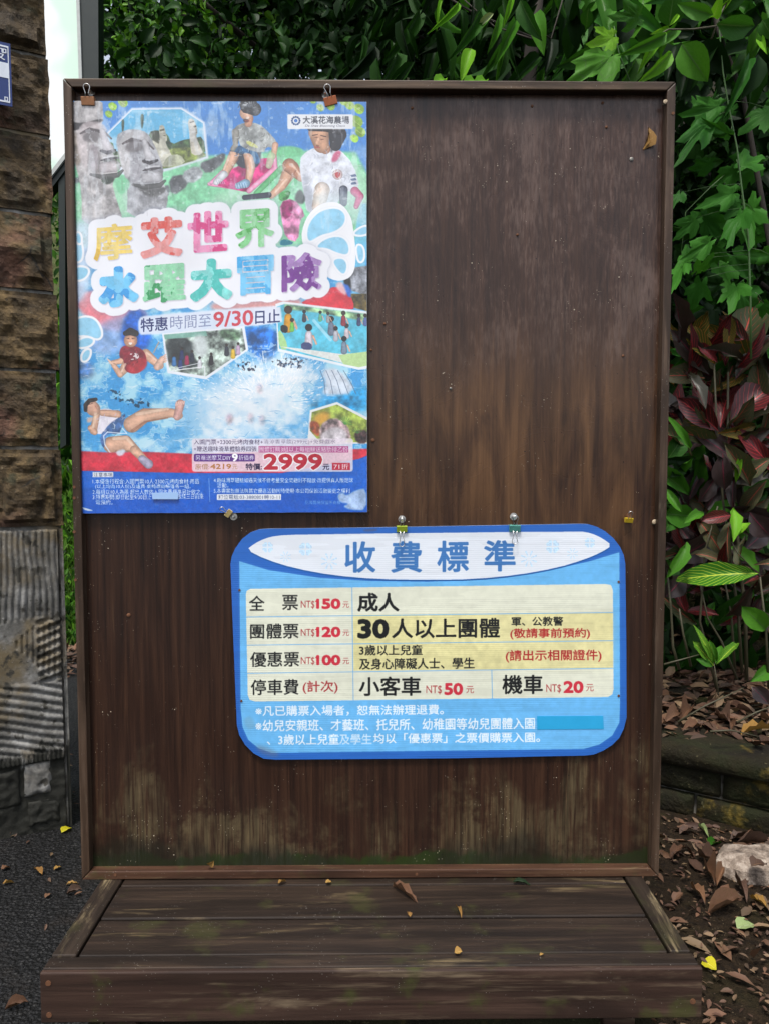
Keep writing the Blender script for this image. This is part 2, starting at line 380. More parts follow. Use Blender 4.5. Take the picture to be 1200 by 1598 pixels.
# ---- the poster
POST_Y = 0.0095
def paint_poster():
    c = Canvas([(108, 152), (576, 155), (575, 803), (110, 803)], POST_Y, 2300); h, w_ = c.h, c.w
    Pp, T, Lb = c.P, c.text, c.limb
    def rect(x0, y0, x1, y1): return [(x0, y0), (x1, y0), (x1, y1), (x0, y1)]
    # -- sky, hills of turf
    yy = np.linspace(0, 1, h)[:, None, None]; n1 = fbm(h, w_, 16, 10, 5, 2)[..., None]; n2 = fbm(h, w_, 30, 16, 5, 5)[..., None]
    sky = np.array([70, 142, 222])/255.*(1-n1*.12)+0*yy; cl = np.clip((n1-.45)*3, 0, 1)*np.clip((yy-.06)*9, 0, 1)
    sky = sky*(1-cl*.7)+np.array([200, 222, 246])/255.*cl*.7; c.a[:] = sky
    Pp([(108, 250), (150, 238), (330, 244), (420, 236), (480, 234), (580, 238), (580, 420), (108, 420)], (136, 214, 166), 1, 1, 2, .12, 4)
    Pp([(420, 232), (450, 226), (476, 232), (470, 244), (420, 246)], (120, 205, 150), 2, 1, 1, .1)
    for pts in ([(120, 300), (180, 280), (260, 300), (210, 340), (120, 350)], [(330, 300), (400, 290), (440, 300), (380, 330), (330, 340)], [(520, 250), (575, 260), (575, 340), (540, 330)]):
        Pp(pts, (196, 238, 208), 2, .6, 5)
    for pts, col in (([(263, 276), (290, 271), (297, 288), (268, 308)], (108, 112, 116)), ([(281, 271), (309, 256), (321, 273), (297, 289)], (178, 184, 188)),
                     ([(309, 255), (330, 248), (352, 236), (352, 252), (324, 274)], (100, 104, 108)), ([(112, 278), (130, 275), (130, 283), (112, 287)], (120, 128, 132)),
                     ([(262, 284), (268, 300), (252, 316), (240, 310)], (150, 160, 165))): Pp(pts, col, 1, 1, 1, .3)
    # -- framed photograph of standing stones
    octo = [(164, 210), (206, 168), (284, 167), (320, 190), (326, 247), (250, 270), (190, 272), (178, 240)]
    Pp(octo, (226, 236, 250), 0, 1, 1)
    ino = [(167, 211), (207, 171), (283, 170), (317, 192), (322, 244), (250, 266), (195, 266), (182, 240)]
    mi = c.mask(ino); g = np.clip((fbm(h, w_, 40, 10, 4, 8)-.35)*2, 0, 1)[..., None]; c.paint(mi, (np.array([96, 182, 226])/255.*(1-g*.5)+g*.5*np.array([.93, .97, 1.])).astype(np.float32))
    Pp([(166, 232), (176, 218), (180, 240), (230, 236), (232, 206), (246, 202), (262, 208), (268, 226), (285, 218), (300, 216), (318, 212), (322, 244), (250, 266), (190, 266)], (52, 74, 44), 1, 1, .6, .7, 7)
    Pp([(236, 240), (262, 232), (300, 228), (321, 238), (322, 245), (250, 266), (236, 262)], (120, 134, 62), 1, 1, 1, .5, 8)
    for x, y, r_ in ((192, 191, 4), (222, 184, 5)): Pp([(x-r_*.6, y-r_), (x+r_*.5, y-r_*1.5), (x+r_*.6, y+r_), (x+1, y+16), (x-1, y+16)], (70, 84, 60), 1, .9, .5, .4)
    def stone_head(pts, col, k=1): Pp(pts, col, 1, 1, .5, .22, int(pts[0][0]))
    stone_head([(293, 186), (302, 184), (307, 196), (309, 207), (306, 212), (313, 228), (318, 240), (300, 243), (297, 225), (296, 205)], (196, 190, 174))
    for a in ([(296, 190), (303, 188), (303, 190), (297, 192)], [(302, 196), (307, 195), (307, 198), (303, 199)], [(304, 206), (308, 205), (308, 207)]): Pp(a, (84, 80, 68))
    stone_head([(248, 196), (256, 194), (259, 206), (262, 218), (258, 222), (268, 240), (272, 256), (252, 262), (240, 236), (236, 216), (250, 221)], (190, 188, 172))
    for a in ([(249, 202), (257, 200), (257, 203), (250, 205)], [(254, 211), (259, 210), (259, 213)], [(236, 207), (246, 204), (250, 218), (248, 224), (238, 218)]): Pp(a, (70, 72, 56), 0, .85, .4)
    stone_head([(262, 242), (282, 240), (292, 256), (252, 262)], (182, 186, 158))
    # -- two big stone heads
    stone_head([(110, 152), (160, 152), (162, 184), (158, 196), (164, 212), (172, 232), (178, 240), (184, 262), (184, 276), (178, 280), (176, 292), (196, 352), (128, 356), (128, 300), (120, 262), (112, 240), (108, 200)], (176, 172, 172))
    stone_head([(180, 212), (196, 202), (214, 201), (230, 206), (240, 222), (250, 246), (256, 264), (254, 276), (258, 292), (264, 304), (258, 336), (198, 340), (200, 300), (196, 276), (188, 250)], (170, 171, 176))
    def dk(pts, col=(80, 80, 84), a=.85, f=1.2): Pp(pts, tuple(int(x*.85) for x in col) if max(col) < 150 else col, 1, min(1, a*1.15), f*.6, .3, len(pts))
    dk([(110, 190), (130, 192), (160, 184), (162, 189), (134, 199), (110, 205)], (52, 46, 46), .95)
    dk([(124, 214), (134, 203), (150, 199), (161, 204), (162, 210), (148, 204), (134, 208)], (74, 68, 68)); dk([(157, 234), (164, 231), (172, 232), (176, 240), (166, 240)], (50, 44, 44), .95)
    dk([(160, 248), (177, 247), (177, 252), (163, 253)], (88, 92, 90)); dk([(158, 276), (176, 274), (180, 281), (170, 288), (160, 286)], (68, 80, 66)); dk([(112, 200), (122, 212), (128, 250), (120, 262), (112, 240)], (150, 134, 118), .6, 3)
    dk([(150, 236), (158, 236), (156, 280), (150, 276)], (140, 134, 132), .6, 2); dk([(192, 224), (198, 217), (212, 215), (222, 219), (214, 222), (200, 224)], (96, 90, 92))
    dk([(221, 254), (228, 246), (240, 245), (246, 253), (234, 254)], (62, 58, 62), .95); dk([(224, 264), (236, 260), (250, 262), (242, 266), (228, 267)], (84, 80, 84)); dk([(208, 214), (214, 220), (220, 250), (214, 246)], (134, 132, 140), .6, 2)
    dk([(214, 290), (236, 296), (262, 290), (256, 303), (236, 308), (222, 302)], (112, 112, 112), .8, 2); dk([(184, 226), (192, 240), (198, 276), (190, 262)], (206, 204, 208), .8, 2); dk([(226, 222), (240, 230), (248, 252), (240, 244)], (202, 202, 210), .7, 2)
    Pp([(180, 283), (190, 274), (202, 280), (204, 292), (192, 304), (184, 300)], (130, 208, 160), 2, .9, 1)
    # -- leaves in the corners
    for x, y, r_ in ((192, 160, 9), (176, 166, 8), (170, 178, 7), (488, 156, 7), (500, 168, 7), (516, 166, 8), (545, 164, 9), (560, 170, 10), (556, 190, 12), (562, 206, 10), (553, 216, 8), (536, 158, 8)):
        Pp([(x-r_, y-r_*.5), (x, y-r_), (x+r_, y-r_*.2), (x+r_*.6, y+r_*.8), (x-r_*.4, y+r_*.7)], (150, 196, 52), 2, .95, .6, .25, int(x)); c.lines([(x-r_*.6, y-r_*.4), (x+r_*.6, y+r_*.5)], 1, (214, 228, 140), .6)
    sk_, sk2 = (226, 178, 150), (206, 150, 120)
    # -- child on a pink sledge
    Lb([(327, 287), (392, 297)], [3, 3], (238, 150, 190)); Pp([(330, 287), (345, 268), (430, 240), (428, 262), (392, 300), (375, 298)], (200, 52, 120), 1, 1, .5, .3)
    Lb([(330, 285), (350, 266)], [3, 3], (240, 160, 200)); Lb([(389, 298), (430, 262), (429, 240)], [4, 4, 3], (244, 160, 196)); Lb([(440, 262), (400, 302)], [5, 4], (98, 186, 120), .3, .9)
    Pp([(366, 232), (408, 228), (408, 250), (400, 264), (372, 262), (366, 246)], (52, 58, 70), 2, 1, .8)
    Lb([(366, 240), (352, 270)], [8, 6], sk_); Lb([(388, 240), (392, 262), (388, 282)], [8, 6.5, 5], sk_)
    Pp([(356, 236), (370, 226), (396, 228), (409, 252), (398, 258), (394, 238), (372, 240), (366, 236)], (54, 104, 150), 2, 1, .6, .3)
    Lb([(350, 272), (338, 284)], [6, 5], (224, 226, 232)); Lb([(384, 286), (372, 290)], [7, 5], (150, 190, 220))
    Pp([(368, 196), (384, 190), (404, 192), (418, 204), (434, 222), (430, 232), (416, 228), (412, 240), (376, 230), (372, 215), (366, 206)], (158, 162, 160), 1, 1, .6, .25, 3)
    Lb([(368, 206), (368, 226), (364, 232)], [6, 4, 4], (150, 148, 140)); Lb([(430, 226), (427, 244)], [5, 4], sk_); Pp([(384, 217), (402, 226), (404, 232), (386, 226)], (224, 226, 120), 1, .8)
    Lb([(424, 243), (420, 258)], [6, 5], (190, 222, 176), .2, .8)
    Lb([(390, 184), (388, 192)], [6, 6], sk2); Lb([(385, 176)], [10.5], sk_); Lb([(388, 164), (398, 170)], [13, 10], (86, 90, 96), .5, 1, .5)
    for a in ([(378, 175), (383, 174), (383, 176)], [(388, 174), (393, 175), (388, 176)], [(380, 185), (389, 186), (388, 191), (380, 190)]): Pp(a, (50, 40, 42), 1, .8, .5)
    for k in range(5): c.lines([(377+k*6, 156), (372+k*7, 168)], 1.4, (46, 48, 54), .8)
    # -- the older child in a white shirt
    Lb([(455, 262), (440, 290), (424, 305)], [12, 7, 5], (214, 168, 140)); Lb([(452, 258), (470, 276)], [11, 7], (196, 140, 112)); Lb([(420, 304), (382, 308)], [4.5, 4], (60, 66, 80))
    Pp([(466, 250), (480, 234), (504, 226), (530, 232), (552, 256), (562, 294), (548, 298), (534, 300), (520, 334), (480, 336), (474, 300)], (222, 226, 236), 1, 1, .6, .12, 6)
    Pp([(474, 262), (486, 290), (492, 330), (480, 334), (474, 300)], (170, 176, 188), 2, .8, 2); Lb([(503, 296), (497, 322)], [12, 10], (236, 216, 200)); Pp([(462, 300), (470, 294), (478, 310), (472, 320), (460, 314)], (50, 50, 54), 1, .9, 1)
    Pp([(522, 236), (534, 234), (528, 250), (516, 254)], (200, 70, 110), 1, .8, 1); Lb([(527, 272)], [8], (240, 214, 214)); Pp([(522, 268), (532, 268), (530, 277), (524, 277)], (180, 60, 64), 1, .85)
    for y in (272, 278, 284): Pp([(547, y+1), (555, y-1), (557, y+3), (549, y+4)], (44, 66, 110))
    Lb([(554, 298), (562, 306), (556, 322)], [7, 6, 4], (214, 70, 120), .4); Lb([(536, 296), (536, 316)], [7, 6], (70, 76, 96))
    Lb([(503, 222), (508, 232)], [8, 8], sk2); Lb([(498, 207), (502, 226)], [16, 12], (206, 156, 124)); Lb([(527, 210), (524, 226)], [14, 9], (44, 44, 50), .4); Lb([(484, 200), (510, 199), (530, 202)], [4, 6, 8], (36, 34, 38))
    for a in ([(489, 214), (496, 213), (496, 215)], [(500, 216), (508, 217), (501, 218.5)], [(492, 226), (500, 227), (496, 229)]): Pp(a, (90, 50, 40), 1, .8, .4)
    Pp([(514, 236), (526, 206), (520, 238)], (50, 48, 52), 1, .8, 1); Pp([(435, 300), (455, 296), (450, 312), (436, 314)], (92, 176, 100), 1, 1, .6, .4)
    Pp([(436, 316), (458, 308), (478, 334), (468, 344), (466, 378), (446, 372), (440, 344)], (224, 140, 184), 1, 1, .6, .35); Pp([(438, 314), (458, 312), (456, 336), (442, 344)], (166, 40, 110), 1, .9, .8, .4); Pp([(436, 376), (446, 372), (462, 380), (438, 384)], (20, 120, 140), 1)
    # -- pool water over the middle
    n3 = fbm(h, w_, 34, 24, 5, 21); n4 = fbm(h, w_, 14, 9, 4, 22)
    lit = np.clip((n3-.38)*2.4, 0, 1)[..., None]; wat = np.array([58, 158, 224])/255.*(1-lit)+np.array([172, 224, 244])/255.*lit
    wm = c.mask([(104, 400), (580, 380), (580, 742), (104, 742)]); mid = c.mask([(104, 470), (580, 470), (580, 742), (104, 742)])
    c.paint(wm, wat.astype(np.float32), 1, 3)
    ridge = np.clip(1-np.abs(n3-.5)*22, 0, 1)*(n4 > .45); c.paint(mid, (235, 246, 255), ridge*.6)
    Pp([(560, 318), (575, 316), (575, 420), (548, 418)], (110, 196, 232), 1, .9, 1); Pp([(546, 418), (575, 414), (575, 462), (545, 452)], (150, 154, 164), 0, 1, .6, .4); Pp([(536, 432), (546, 426), (549, 458), (538, 452)], (40, 42, 44), 1, 1, 1, .8)
    Pp([(545, 458), (575, 458), (575, 486), (545, 478)], (110, 92, 40), 0, 1, .6, .5)
    Pp([(118, 462), (146, 450), (232, 482), (226, 510), (160, 520), (120, 480)], (232, 128, 140), 2, 1, 3, .1); Pp([(110, 444), (134, 440), (124, 476), (110, 480)], (134, 160, 214), 1, .9, 2)
    Pp([(150, 505), (230, 480), (238, 520), (180, 560), (120, 540)], (150, 176, 226), 2, .8, 5, .15); Pp([(196, 486), (222, 478), (240, 520), (226, 552), (186, 540)], (12, 84, 190), 1, .9, 3, .3)
    Pp([(376, 512), (432, 508), (436, 548), (420, 566), (398, 560), (380, 530)], (20, 104, 200), 1, .95, 3, .4); Pp([(112, 560), (142, 560), (150, 590), (112, 590)], (50, 90, 160), 1, .7, 4, .5)
    Pp([(108, 345), (150, 340), (140, 470), (108, 470)], (206, 222, 242), 1, .85, 5, .08); Pp([(470, 300), (580, 300), (580, 345), (540, 350)], (214, 232, 236), 1, .5, 5)
    Pp([(300, 585), (480, 590), (470, 640), (320, 700), (240, 640)], (214, 236, 248), 2, .5, 14)
    Pp([(470, 470), (536, 440), (552, 470), (552, 486), (474, 476)], (222, 50, 66), 1, 1, .6, .1); Pp([(530, 440), (548, 446), (548, 470)], (50, 110, 210), 1, 1, 1); Pp([(520, 446), (534, 436), (544, 466)], (240, 196, 200), 2, .9, 1.5)
    Pp([(330, 470), (470, 462), (470, 480), (330, 486)], (236, 150, 140), 1, .9, 3)
    # white spray
    n5 = fbm(h, w_, 60, 44, 5, 91)
    for pts, al, fe in (([(330, 600), (380, 566), (440, 556), (500, 580), (510, 640), (490, 690), (420, 730), (330, 720), (300, 660)], .85, 16), ([(350, 590), (392, 570), (480, 590), (480, 650), (400, 680)], .75, 10),
                        ([(350, 610), (372, 600), (412, 652), (402, 676)], .7, 3), ([(120, 690), (320, 680), (320, 706), (120, 708)], .4, 6), ([(420, 560), (520, 566), (500, 600), (440, 590)], .6, 6)):
        c.paint(c.mask(pts, 2), (234, 243, 250), np.clip(al*(.35+.55*n4+.75*(n5-.4)), 0, 1), fe)
    sp = fbm(h, w_, 160, 120, 2, 31); c.paint(c.mask([(330, 540), (440, 530), (500, 560), (470, 620), (350, 620)]), (250, 252, 255), (sp > .78)*.45)
    c.paint(c.mask([(370, 562), (400, 566), (400, 582), (372, 576)], 1) | c.mask([(422, 560), (480, 556), (480, 576), (430, 572)], 1), (24, 34, 60), (sp < .42)*.9); c.paint(c.mask([(165, 606), (200, 612), (240, 630), (230, 640), (180, 626)], 1), (10, 60, 90), (sp < .36)*.9)
    rs = np.random.RandomState(8)
    for k in range(520):
        a = rs.uniform(-math.pi, .3); r0 = 26+abs(rs.normal())*52; x = 425+r0*1.25*math.cos(a); y = 628+r0*.95*math.sin(a); l = 1+rs.rand()*6
        if y > 545 and 300 < x < 560: c.limb([(x, y), (x+l*math.cos(a), y+l*math.sin(a))], [.4+rs.rand()*.9, .3], (252, 253, 255), 0, .75, 0)
    for k in range(420):
        x = rs.uniform(118, 570); y = rs.uniform(540, 702); l = rs.uniform(2, 12); c.limb([(x, y), (x+l, y+rs.normal()*1.5), (x+l*1.7, y+rs.normal()*2)], [.3, .8, .3], (240, 249, 255) if k % 3 else (40, 130, 200), 0, .5, 0)
    for x, y in ((358, 655), (392, 652), (406, 606), (360, 652), (410, 655)): Pp([(x-5, y-8), (x+5, y-6), (x+4, y+8), (x-4, y+8)], (206, 110, 130), 1, .22, 2, .6)
    # fountain arcs at the right
    Pp([(484, 630), (575, 600), (575, 640), (484, 650)], (30, 150, 210), 0, .9, 4, .3); Pp([(500, 576), (530, 574), (560, 614), (500, 618), (510, 600)], (218, 224, 236), 1, .9, 2, .1)
    for k in range(5): c.lines([(500+k*9, 578), (506+k*10, 594), (508+k*12, 615)], 1.5, (70, 90, 120), .7)
    # splash ornaments
    def drop(pts, o=5, col=(152, 214, 244)):
        m = c.mask(pts, 3); mm = dil(m, o*c.k); c.paint(mm, (214, 218, 232), .6, 1.5); c.paint(mm, (248, 249, 253)); c.paint(m, col, 1, .4, .05)
    Pp([(468, 380), (476, 340), (500, 316), (530, 314), (548, 336), (552, 360), (556, 400), (552, 430), (530, 440), (505, 430)], (248, 249, 253), 2)
    for d in ([(480, 380), (480, 350), (500, 328), (528, 324), (540, 336), (536, 352), (520, 362), (500, 366)], [(492, 386), (508, 372), (532, 368), (544, 380), (544, 398), (526, 394), (510, 386)], [(518, 406), (534, 402), (542, 412), (538, 428), (530, 424)],
              [(550, 366), (562, 356), (574, 352), (574, 366)], [(556, 382), (566, 384), (568, 404), (560, 410)]): drop(d, 3)
    for d in ([(118, 500), (132, 494), (150, 498), (160, 520), (154, 530), (136, 522), (120, 524)], [(120, 534), (134, 526), (148, 530), (140, 540), (122, 542)], [(128, 556), (134, 546), (142, 546), (138, 560), (130, 564)],
              [(116, 362), (126, 372), (130, 404), (116, 410)], [(116, 416), (140, 418), (134, 434), (116, 438)], [(120, 362), (126, 366), (127, 380), (120, 378)]): drop(d, 3.2)
    def folds(pts, n, dark, light, ln=5, seed=1):
        m = c.mask(pts, 1); rs_ = np.random.RandomState(seed); P_ = np.array(pts, float); a0, b0 = P_.min(0), P_.max(0)
        for k in range(n):
            x, y = rs_.uniform(a0[0], b0[0]), rs_.uniform(a0[1], b0[1]); q = c.T([(x, y)])[0].astype(int)
            if 0 <= q[1] < h and 0 <= q[0] < w_ and m[q[1], q[0]]: a = rs_.uniform(.6, 2.4); l = ln*rs_.uniform(.4, 1.2); c.limb([(x, y), (x+l*.5*math.cos(a), y+l*.5*math.sin(a)), (x+l*math.cos(a+.5), y+l*math.sin(a+.5))], [.4, 1.1, .3], dark if k % 2 else light, .1, .6, 0)
    folds([(368, 196), (404, 192), (434, 222), (412, 240), (376, 230)], 40, (96, 98, 98), (206, 208, 206), 9, 1); folds([(466, 250), (504, 226), (552, 256), (562, 294), (520, 300), (474, 300)], 46, (168, 174, 190), (250, 250, 252), 12, 2); folds([(356, 236), (396, 228), (409, 252), (394, 240), (372, 242)], 20, (24, 48, 84), (110, 156, 196), 5, 3)
    for pts in ([(358, 244), (350, 264)], [(391, 246), (394, 262)], [(447, 280), (430, 300)], [(456, 256), (468, 272)]): Lb(pts, [2.2, 1.6], (246, 214, 192), .2, .7)
    for pts in ([(372, 248), (358, 270)], [(383, 250), (386, 280)], [(462, 266), (446, 292)]): Lb(pts, [1.3, 1], (150, 96, 74), .2, .6)
    for k in range(9): c.lines([(337+k*1.6, 281+k % 3), (339+k*1.6, 287)], .9, (90, 120, 150) if k % 2 else (240, 240, 244), .8); c.lines([(368+k*2, 286), (370+k*2, 293)], .9, (60, 90, 140) if k % 2 else (230, 240, 246), .8)
    for k in range(26): a = rs.uniform(-3.3, .2) if 'rs' in dir() else -k*.12; c.lines([(390+11*math.cos(a), 166+9*math.sin(a)), (390+6*math.cos(a+.3), 166+5*math.sin(a+.3))], 1, (200, 204, 208) if k % 2 else (30, 32, 36), .7)
    Lb([(386, 178), (387, 183)], [1.6, 2.4], (238, 200, 176), .1, .8); Lb([(381, 172), (384, 171.5)], [.8, .8], (50, 34, 30), 0); Lb([(389, 172), (392, 172.5)], [.8, .8], (50, 34, 30), 0); Lb([(383, 188), (389, 188.5)], [1.2, 1], (140, 70, 66), 0)
    Lb([(488, 211), (496, 209.5)], [.9, .7], (60, 40, 34), 0); Lb([(501, 211), (509, 213)], [.8, .9], (60, 40, 34), 0); Lb([(497, 216), (495, 222)], [1.5, 2.4], (232, 186, 154), .1, .8); Lb([(492, 229), (499, 230)], [1.4, 1], (168, 84, 80), 0)
    # -- the title, soft letters on a white cloud
    tit = [('摩', 146, 350, 208, 408, (240, 208, 96), (224, 176, 36), 1.3), ('艾', 221, 342, 284, 402, (240, 150, 146), (226, 70, 56), 3.6), ('世', 294, 332, 356, 394, (240, 140, 186), (212, 40, 120), 3.0), ('界', 368, 328, 428, 388, (130, 208, 138), (70, 168, 70), 2.4),
           ('水', 157, 420, 214, 478, (110, 200, 244), (40, 150, 224), 5.0), ('躍', 223, 414, 290, 474, (146, 218, 172), (30, 146, 76), 1.8), ('大', 300, 408, 360, 468, (130, 222, 216), (60, 190, 180), 5.0), ('冒', 370, 400, 428, 462, (118, 202, 246), (50, 168, 232), 1.5), ('險', 440, 396, 502, 456, (172, 130, 196), (110, 30, 140), 2.2)]
    ms = [c.tmask(ch, x0+2, y0+2, x1-2, y1-2, -.07, b) for ch, x0, y0, x1, y1, _, _, b in tit]
    allm = np.zeros((h, w_), bool)
    for m in ms: allm |= m
    cloud = dil(allm, 13*c.k) | c.mask([(150, 350), (426, 332), (432, 396), (500, 400), (498, 450), (160, 476)])
    c.paint(cloud, (120, 130, 160), .5, 4); c.paint(cloud, (244, 245, 251), 1, .6)
    for i, (m, t) in enumerate(zip(ms, tit)):
        sh = np.roll(m, (int(1.6*c.k), int(1.2*c.k)), (0, 1)); c.paint(sh, (150, 140, 160), .55, 1.2); c.paint(m, t[5], 1, .3, .06)
        deep = np.clip((fbm(h, w_, 26, 20, 5, 60+i)-.56)*40, 0, 1); c.paint(m, t[6], deep*.9, 0)
    # -- date line
    Pp([(216, 496), (228, 492), (430, 476), (440, 478), (442, 502), (400, 508), (222, 524), (216, 518)], (228, 232, 246), 1, .92, 1)
    # -- market photograph
    Pp([(253, 520), (382, 508), (388, 546), (322, 592), (262, 582)], (236, 240, 248), 0, 1, .6)
    hx = c.mask([(256, 522), (378, 512), (384, 545), (322, 587), (265, 578)]); c.paint(hx, (150, 165, 156), 1, 0, .6, 12)
    Pp([(257, 527), (300, 526), (302, 560), (324, 570), (266, 576)], (38, 44, 46), 1, .9, 1.5, .5); Pp([(256, 522), (322, 516), (324, 524), (258, 529)], (120, 176, 160), 0, .9, .5)
    Pp([(340, 514), (372, 513), (378, 530), (348, 530)], (90, 130, 90), 1, .8, 1.5, .7); Pp([(298, 524), (322, 520), (326, 555), (306, 560)], (214, 222, 224), 2, .8, 3)
    for x, y, col in ((272, 562, (60, 120, 180)), (282, 566, (40, 60, 120)), (292, 560, (160, 40, 80)), (300, 556, (40, 44, 60)), (330, 560, (40, 36, 40)), (364, 550, (230, 190, 60)), (372, 544, (200, 170, 200)), (354, 546, (46, 50, 60)), (312, 566, (220, 220, 226)), (284, 552, (30, 40, 90))):
        Lb([(x, y-3), (x, y+6)], [3, 4], col); Lb([(x, y-8)], [2.4], (52, 40, 36))
    c.lines([(270, 578), (320, 572), (320, 586)], 1.6, (230, 232, 236)); c.lines([(268, 576), (318, 565)], 1.4, (200, 204, 210))
    # -- pool photograph
    Pp([(430, 474), (442, 470), (575, 486), (575, 575), (560, 577), (434, 548)], (238, 244, 250), 0, 1, .6)
    pm = c.mask([(432, 478), (444, 474), (574, 490), (574, 570), (560, 573), (436, 544)]); c.paint(pm, (88, 196, 224), 1, 0, .12, 15)
    Pp([(444, 474), (574, 490), (574, 502), (500, 488), (444, 482)], (140, 170, 120), 0, .9, 1, .6); Pp([(434, 510), (446, 528), (450, 546), (436, 544)], (176, 222, 150), 1); Pp([(436, 540), (480, 545), (530, 552), (574, 550), (574, 570), (560, 573)], (232, 236, 232), 0); Pp([(528, 554), (574, 548), (574, 570), (560, 573), (536, 568)], (188, 220, 152), 0)
    for x, y, s_, sh, hd in ((450, 500, 1.9, (222, 158, 30), (60, 40, 20)), (456, 508, 1., (120, 200, 80), (60, 40, 30)), (482, 526, 1.7, (226, 214, 224), (30, 26, 28)), (517, 510, 1.4, (110, 120, 140), (30, 26, 28)), (524, 522, 1.1, (190, 190, 200), (40, 30, 30)),
                             (541, 518, 1.1, (214, 200, 206), (50, 40, 38)), (537, 540, 1.3, (120, 140, 160), (30, 28, 30)), (512, 496, .8, (160, 160, 160), (60, 50, 44)), (536, 498, 1.1, (150, 50, 64), (60, 50, 44)), (560, 500, .9, (60, 70, 110), (40, 30, 30)), (500, 494, .8, (100, 180, 140), (40, 34, 34)), (475, 494, .9, (60, 60, 70), (40, 34, 34)), (570, 500, .9, (90, 110, 170), (50, 40, 36))):
        Lb([(x, y-3*s_), (x, y+6*s_)], [3*s_, 4*s_], sh); Lb([(x, y-9*s_)], [3.4*s_], hd); Lb([(x+4*s_, y-1*s_), (x+7*s_, y+6*s_)], [1.2*s_, 1*s_], sk_)
    Pp([(470, 534), (486, 534), (488, 546), (470, 545)], (60, 70, 120), 1); Pp([(438, 506), (450, 508), (449, 520), (438, 518)], (30, 28, 30), 1)
    c.lines([(490, 500), (516, 530)], 5, (190, 226, 240), .6)
    nv = (34, 44, 104); Pp([(396, 482), (438, 478), (441, 502), (398, 508)], (228, 232, 246), 0, .95, 1)
    T('特惠', 220, 497, 262, 518, nv, -.075, .3); T('時間至', 266, 493, 330, 514, (128, 140, 178), -.075, .1); T('9/30', 334, 487, 395, 510, (206, 56, 72), -.06, .65); T('日止', 399, 484, 437, 505, nv, -.05, .25)
    # -- barbecue photograph
    Pp([(480, 694), (484, 640), (526, 627), (575, 652), (575, 692)], (238, 240, 240), 0, 1, .6)
    fm = c.mask([(484, 672), (487, 643), (526, 631), (574, 656), (574, 690), (500, 690)]); c.paint(fm, (150, 170, 70), 1, 0, .4, 33)
    Pp([(486, 652), (506, 640), (520, 650), (498, 668)], (232, 170, 60), 2, .9, 3); Pp([(484, 655), (500, 660), (500, 684), (484, 672)], (190, 80, 50), 1, .9, 1, .5); Pp([(498, 664), (520, 650), (542, 660), (550, 690), (500, 690)], (176, 150, 152), 1, 1, 1, .5, 5)
    Pp([(500, 676), (524, 664), (542, 672), (540, 692), (502, 692)], (214, 208, 214), 1, .9, 2, .3); Pp([(552, 672), (574, 670), (574, 692), (556, 692)], (96, 66, 66), 1, 1, 1, .7)
    for k in range(9): a = -2.4+k*.3; c.lines([(538, 662), (538+12*math.cos(a), 662+12*math.sin(a))], 1.2, (70, 140, 60), .9)
    for k in range(7): a = -2.6+k*.35; c.lines([(558, 676), (558+9*math.cos(a), 676+8*math.sin(a))], 1.1, (60, 120, 50), .9)
    # -- boy in the red shirt
    Lb([(196, 560), (186, 564), (176, 566)], [6, 4.5, 4], sk_); Lb([(200, 568), (188, 584)], [9, 5], sk_); Lb([(188, 584), (178, 570)], [5, 4], sk_); Lb([(228, 552), (244, 566), (250, 570)], [8, 6, 6], sk_); Lb([(246, 572), (254, 560)], [6, 5], (226, 186, 166))
    Pp([(188, 542), (198, 538), (214, 540), (226, 548), (230, 562), (222, 580), (208, 584), (194, 578), (194, 560), (186, 558)], (132, 28, 44), 2, 1, .6, .2, 5); Pp([(200, 566), (230, 556), (230, 574), (212, 584), (196, 578)], (186, 34, 46), 2, .9, 1, .2)
    c.paint(c.mask([(200, 552), (216, 550), (218, 560), (202, 562)], 1), (240, 236, 236), (sp > .5)*.9); Lb([(204, 531)], [10.5], (216, 160, 130)); Lb([(196, 520), (204, 517), (212, 520)], [4, 6, 5], (34, 28, 28), .2)
    for a in ([(197, 528), (202, 527), (202, 529)], [(206, 527), (211, 528), (206, 529)]): Pp(a, (60, 34, 30), 0, .9, .3)
    Pp([(200, 534), (208, 534), (204, 539)], (244, 236, 230), 1, 1, .2); c.lines([(240, 550), (248, 534)], 2.5, (180, 150, 130), .8)
    folds([(188, 542), (214, 540), (228, 562), (208, 582), (190, 560)], 30, (84, 14, 28), (190, 70, 84), 6, 4)
    for k in range(4): Lb([(172+k*1.5, 563+k*1.6), (168+k*1.2, 560+k*2.2)], [1.1, .8], (240, 200, 178), .2); Lb([(255+k*.8, 556+k*3), (259+k*.4, 553+k*3.2)], [1.4, 1.1], (238, 196, 176), .2)
    for pts in ([(196, 568), (190, 580)], [(230, 550), (244, 562)]): Lb(pts, [2, 1.6], (246, 212, 190), .2, .7)
    for k in range(16): c.lines([(195+k*1.2, 524-2*math.sin(k*.2)), (196+k*1.2, 517-k % 3)], .8, (70, 60, 58) if k % 2 else (14, 10, 12), .8)
    # -- boy leaning back in denim shorts
    Lb([(206, 662), (226, 648), (268, 644), (280, 648)], [13, 11, 7, 6], sk_); Lb([(277, 650), (282, 630)], [6, 7], (220, 170, 160)); Lb([(174, 694), (196, 690), (220, 712)], [13, 11, 7], sk_); Lb([(220, 712), (232, 722)], [6, 7.5], (178, 170, 190))
    Pp([(148, 640), (172, 636), (188, 648), (176, 662), (158, 680), (146, 672), (150, 658)], (238, 232, 244), 2, 1, .6, .06); Pp([(156, 680), (172, 660), (188, 650), (198, 644), (190, 668), (186, 678), (166, 676), (164, 700), (158, 694)], (66, 104, 160), 1, 1, .6, .3)
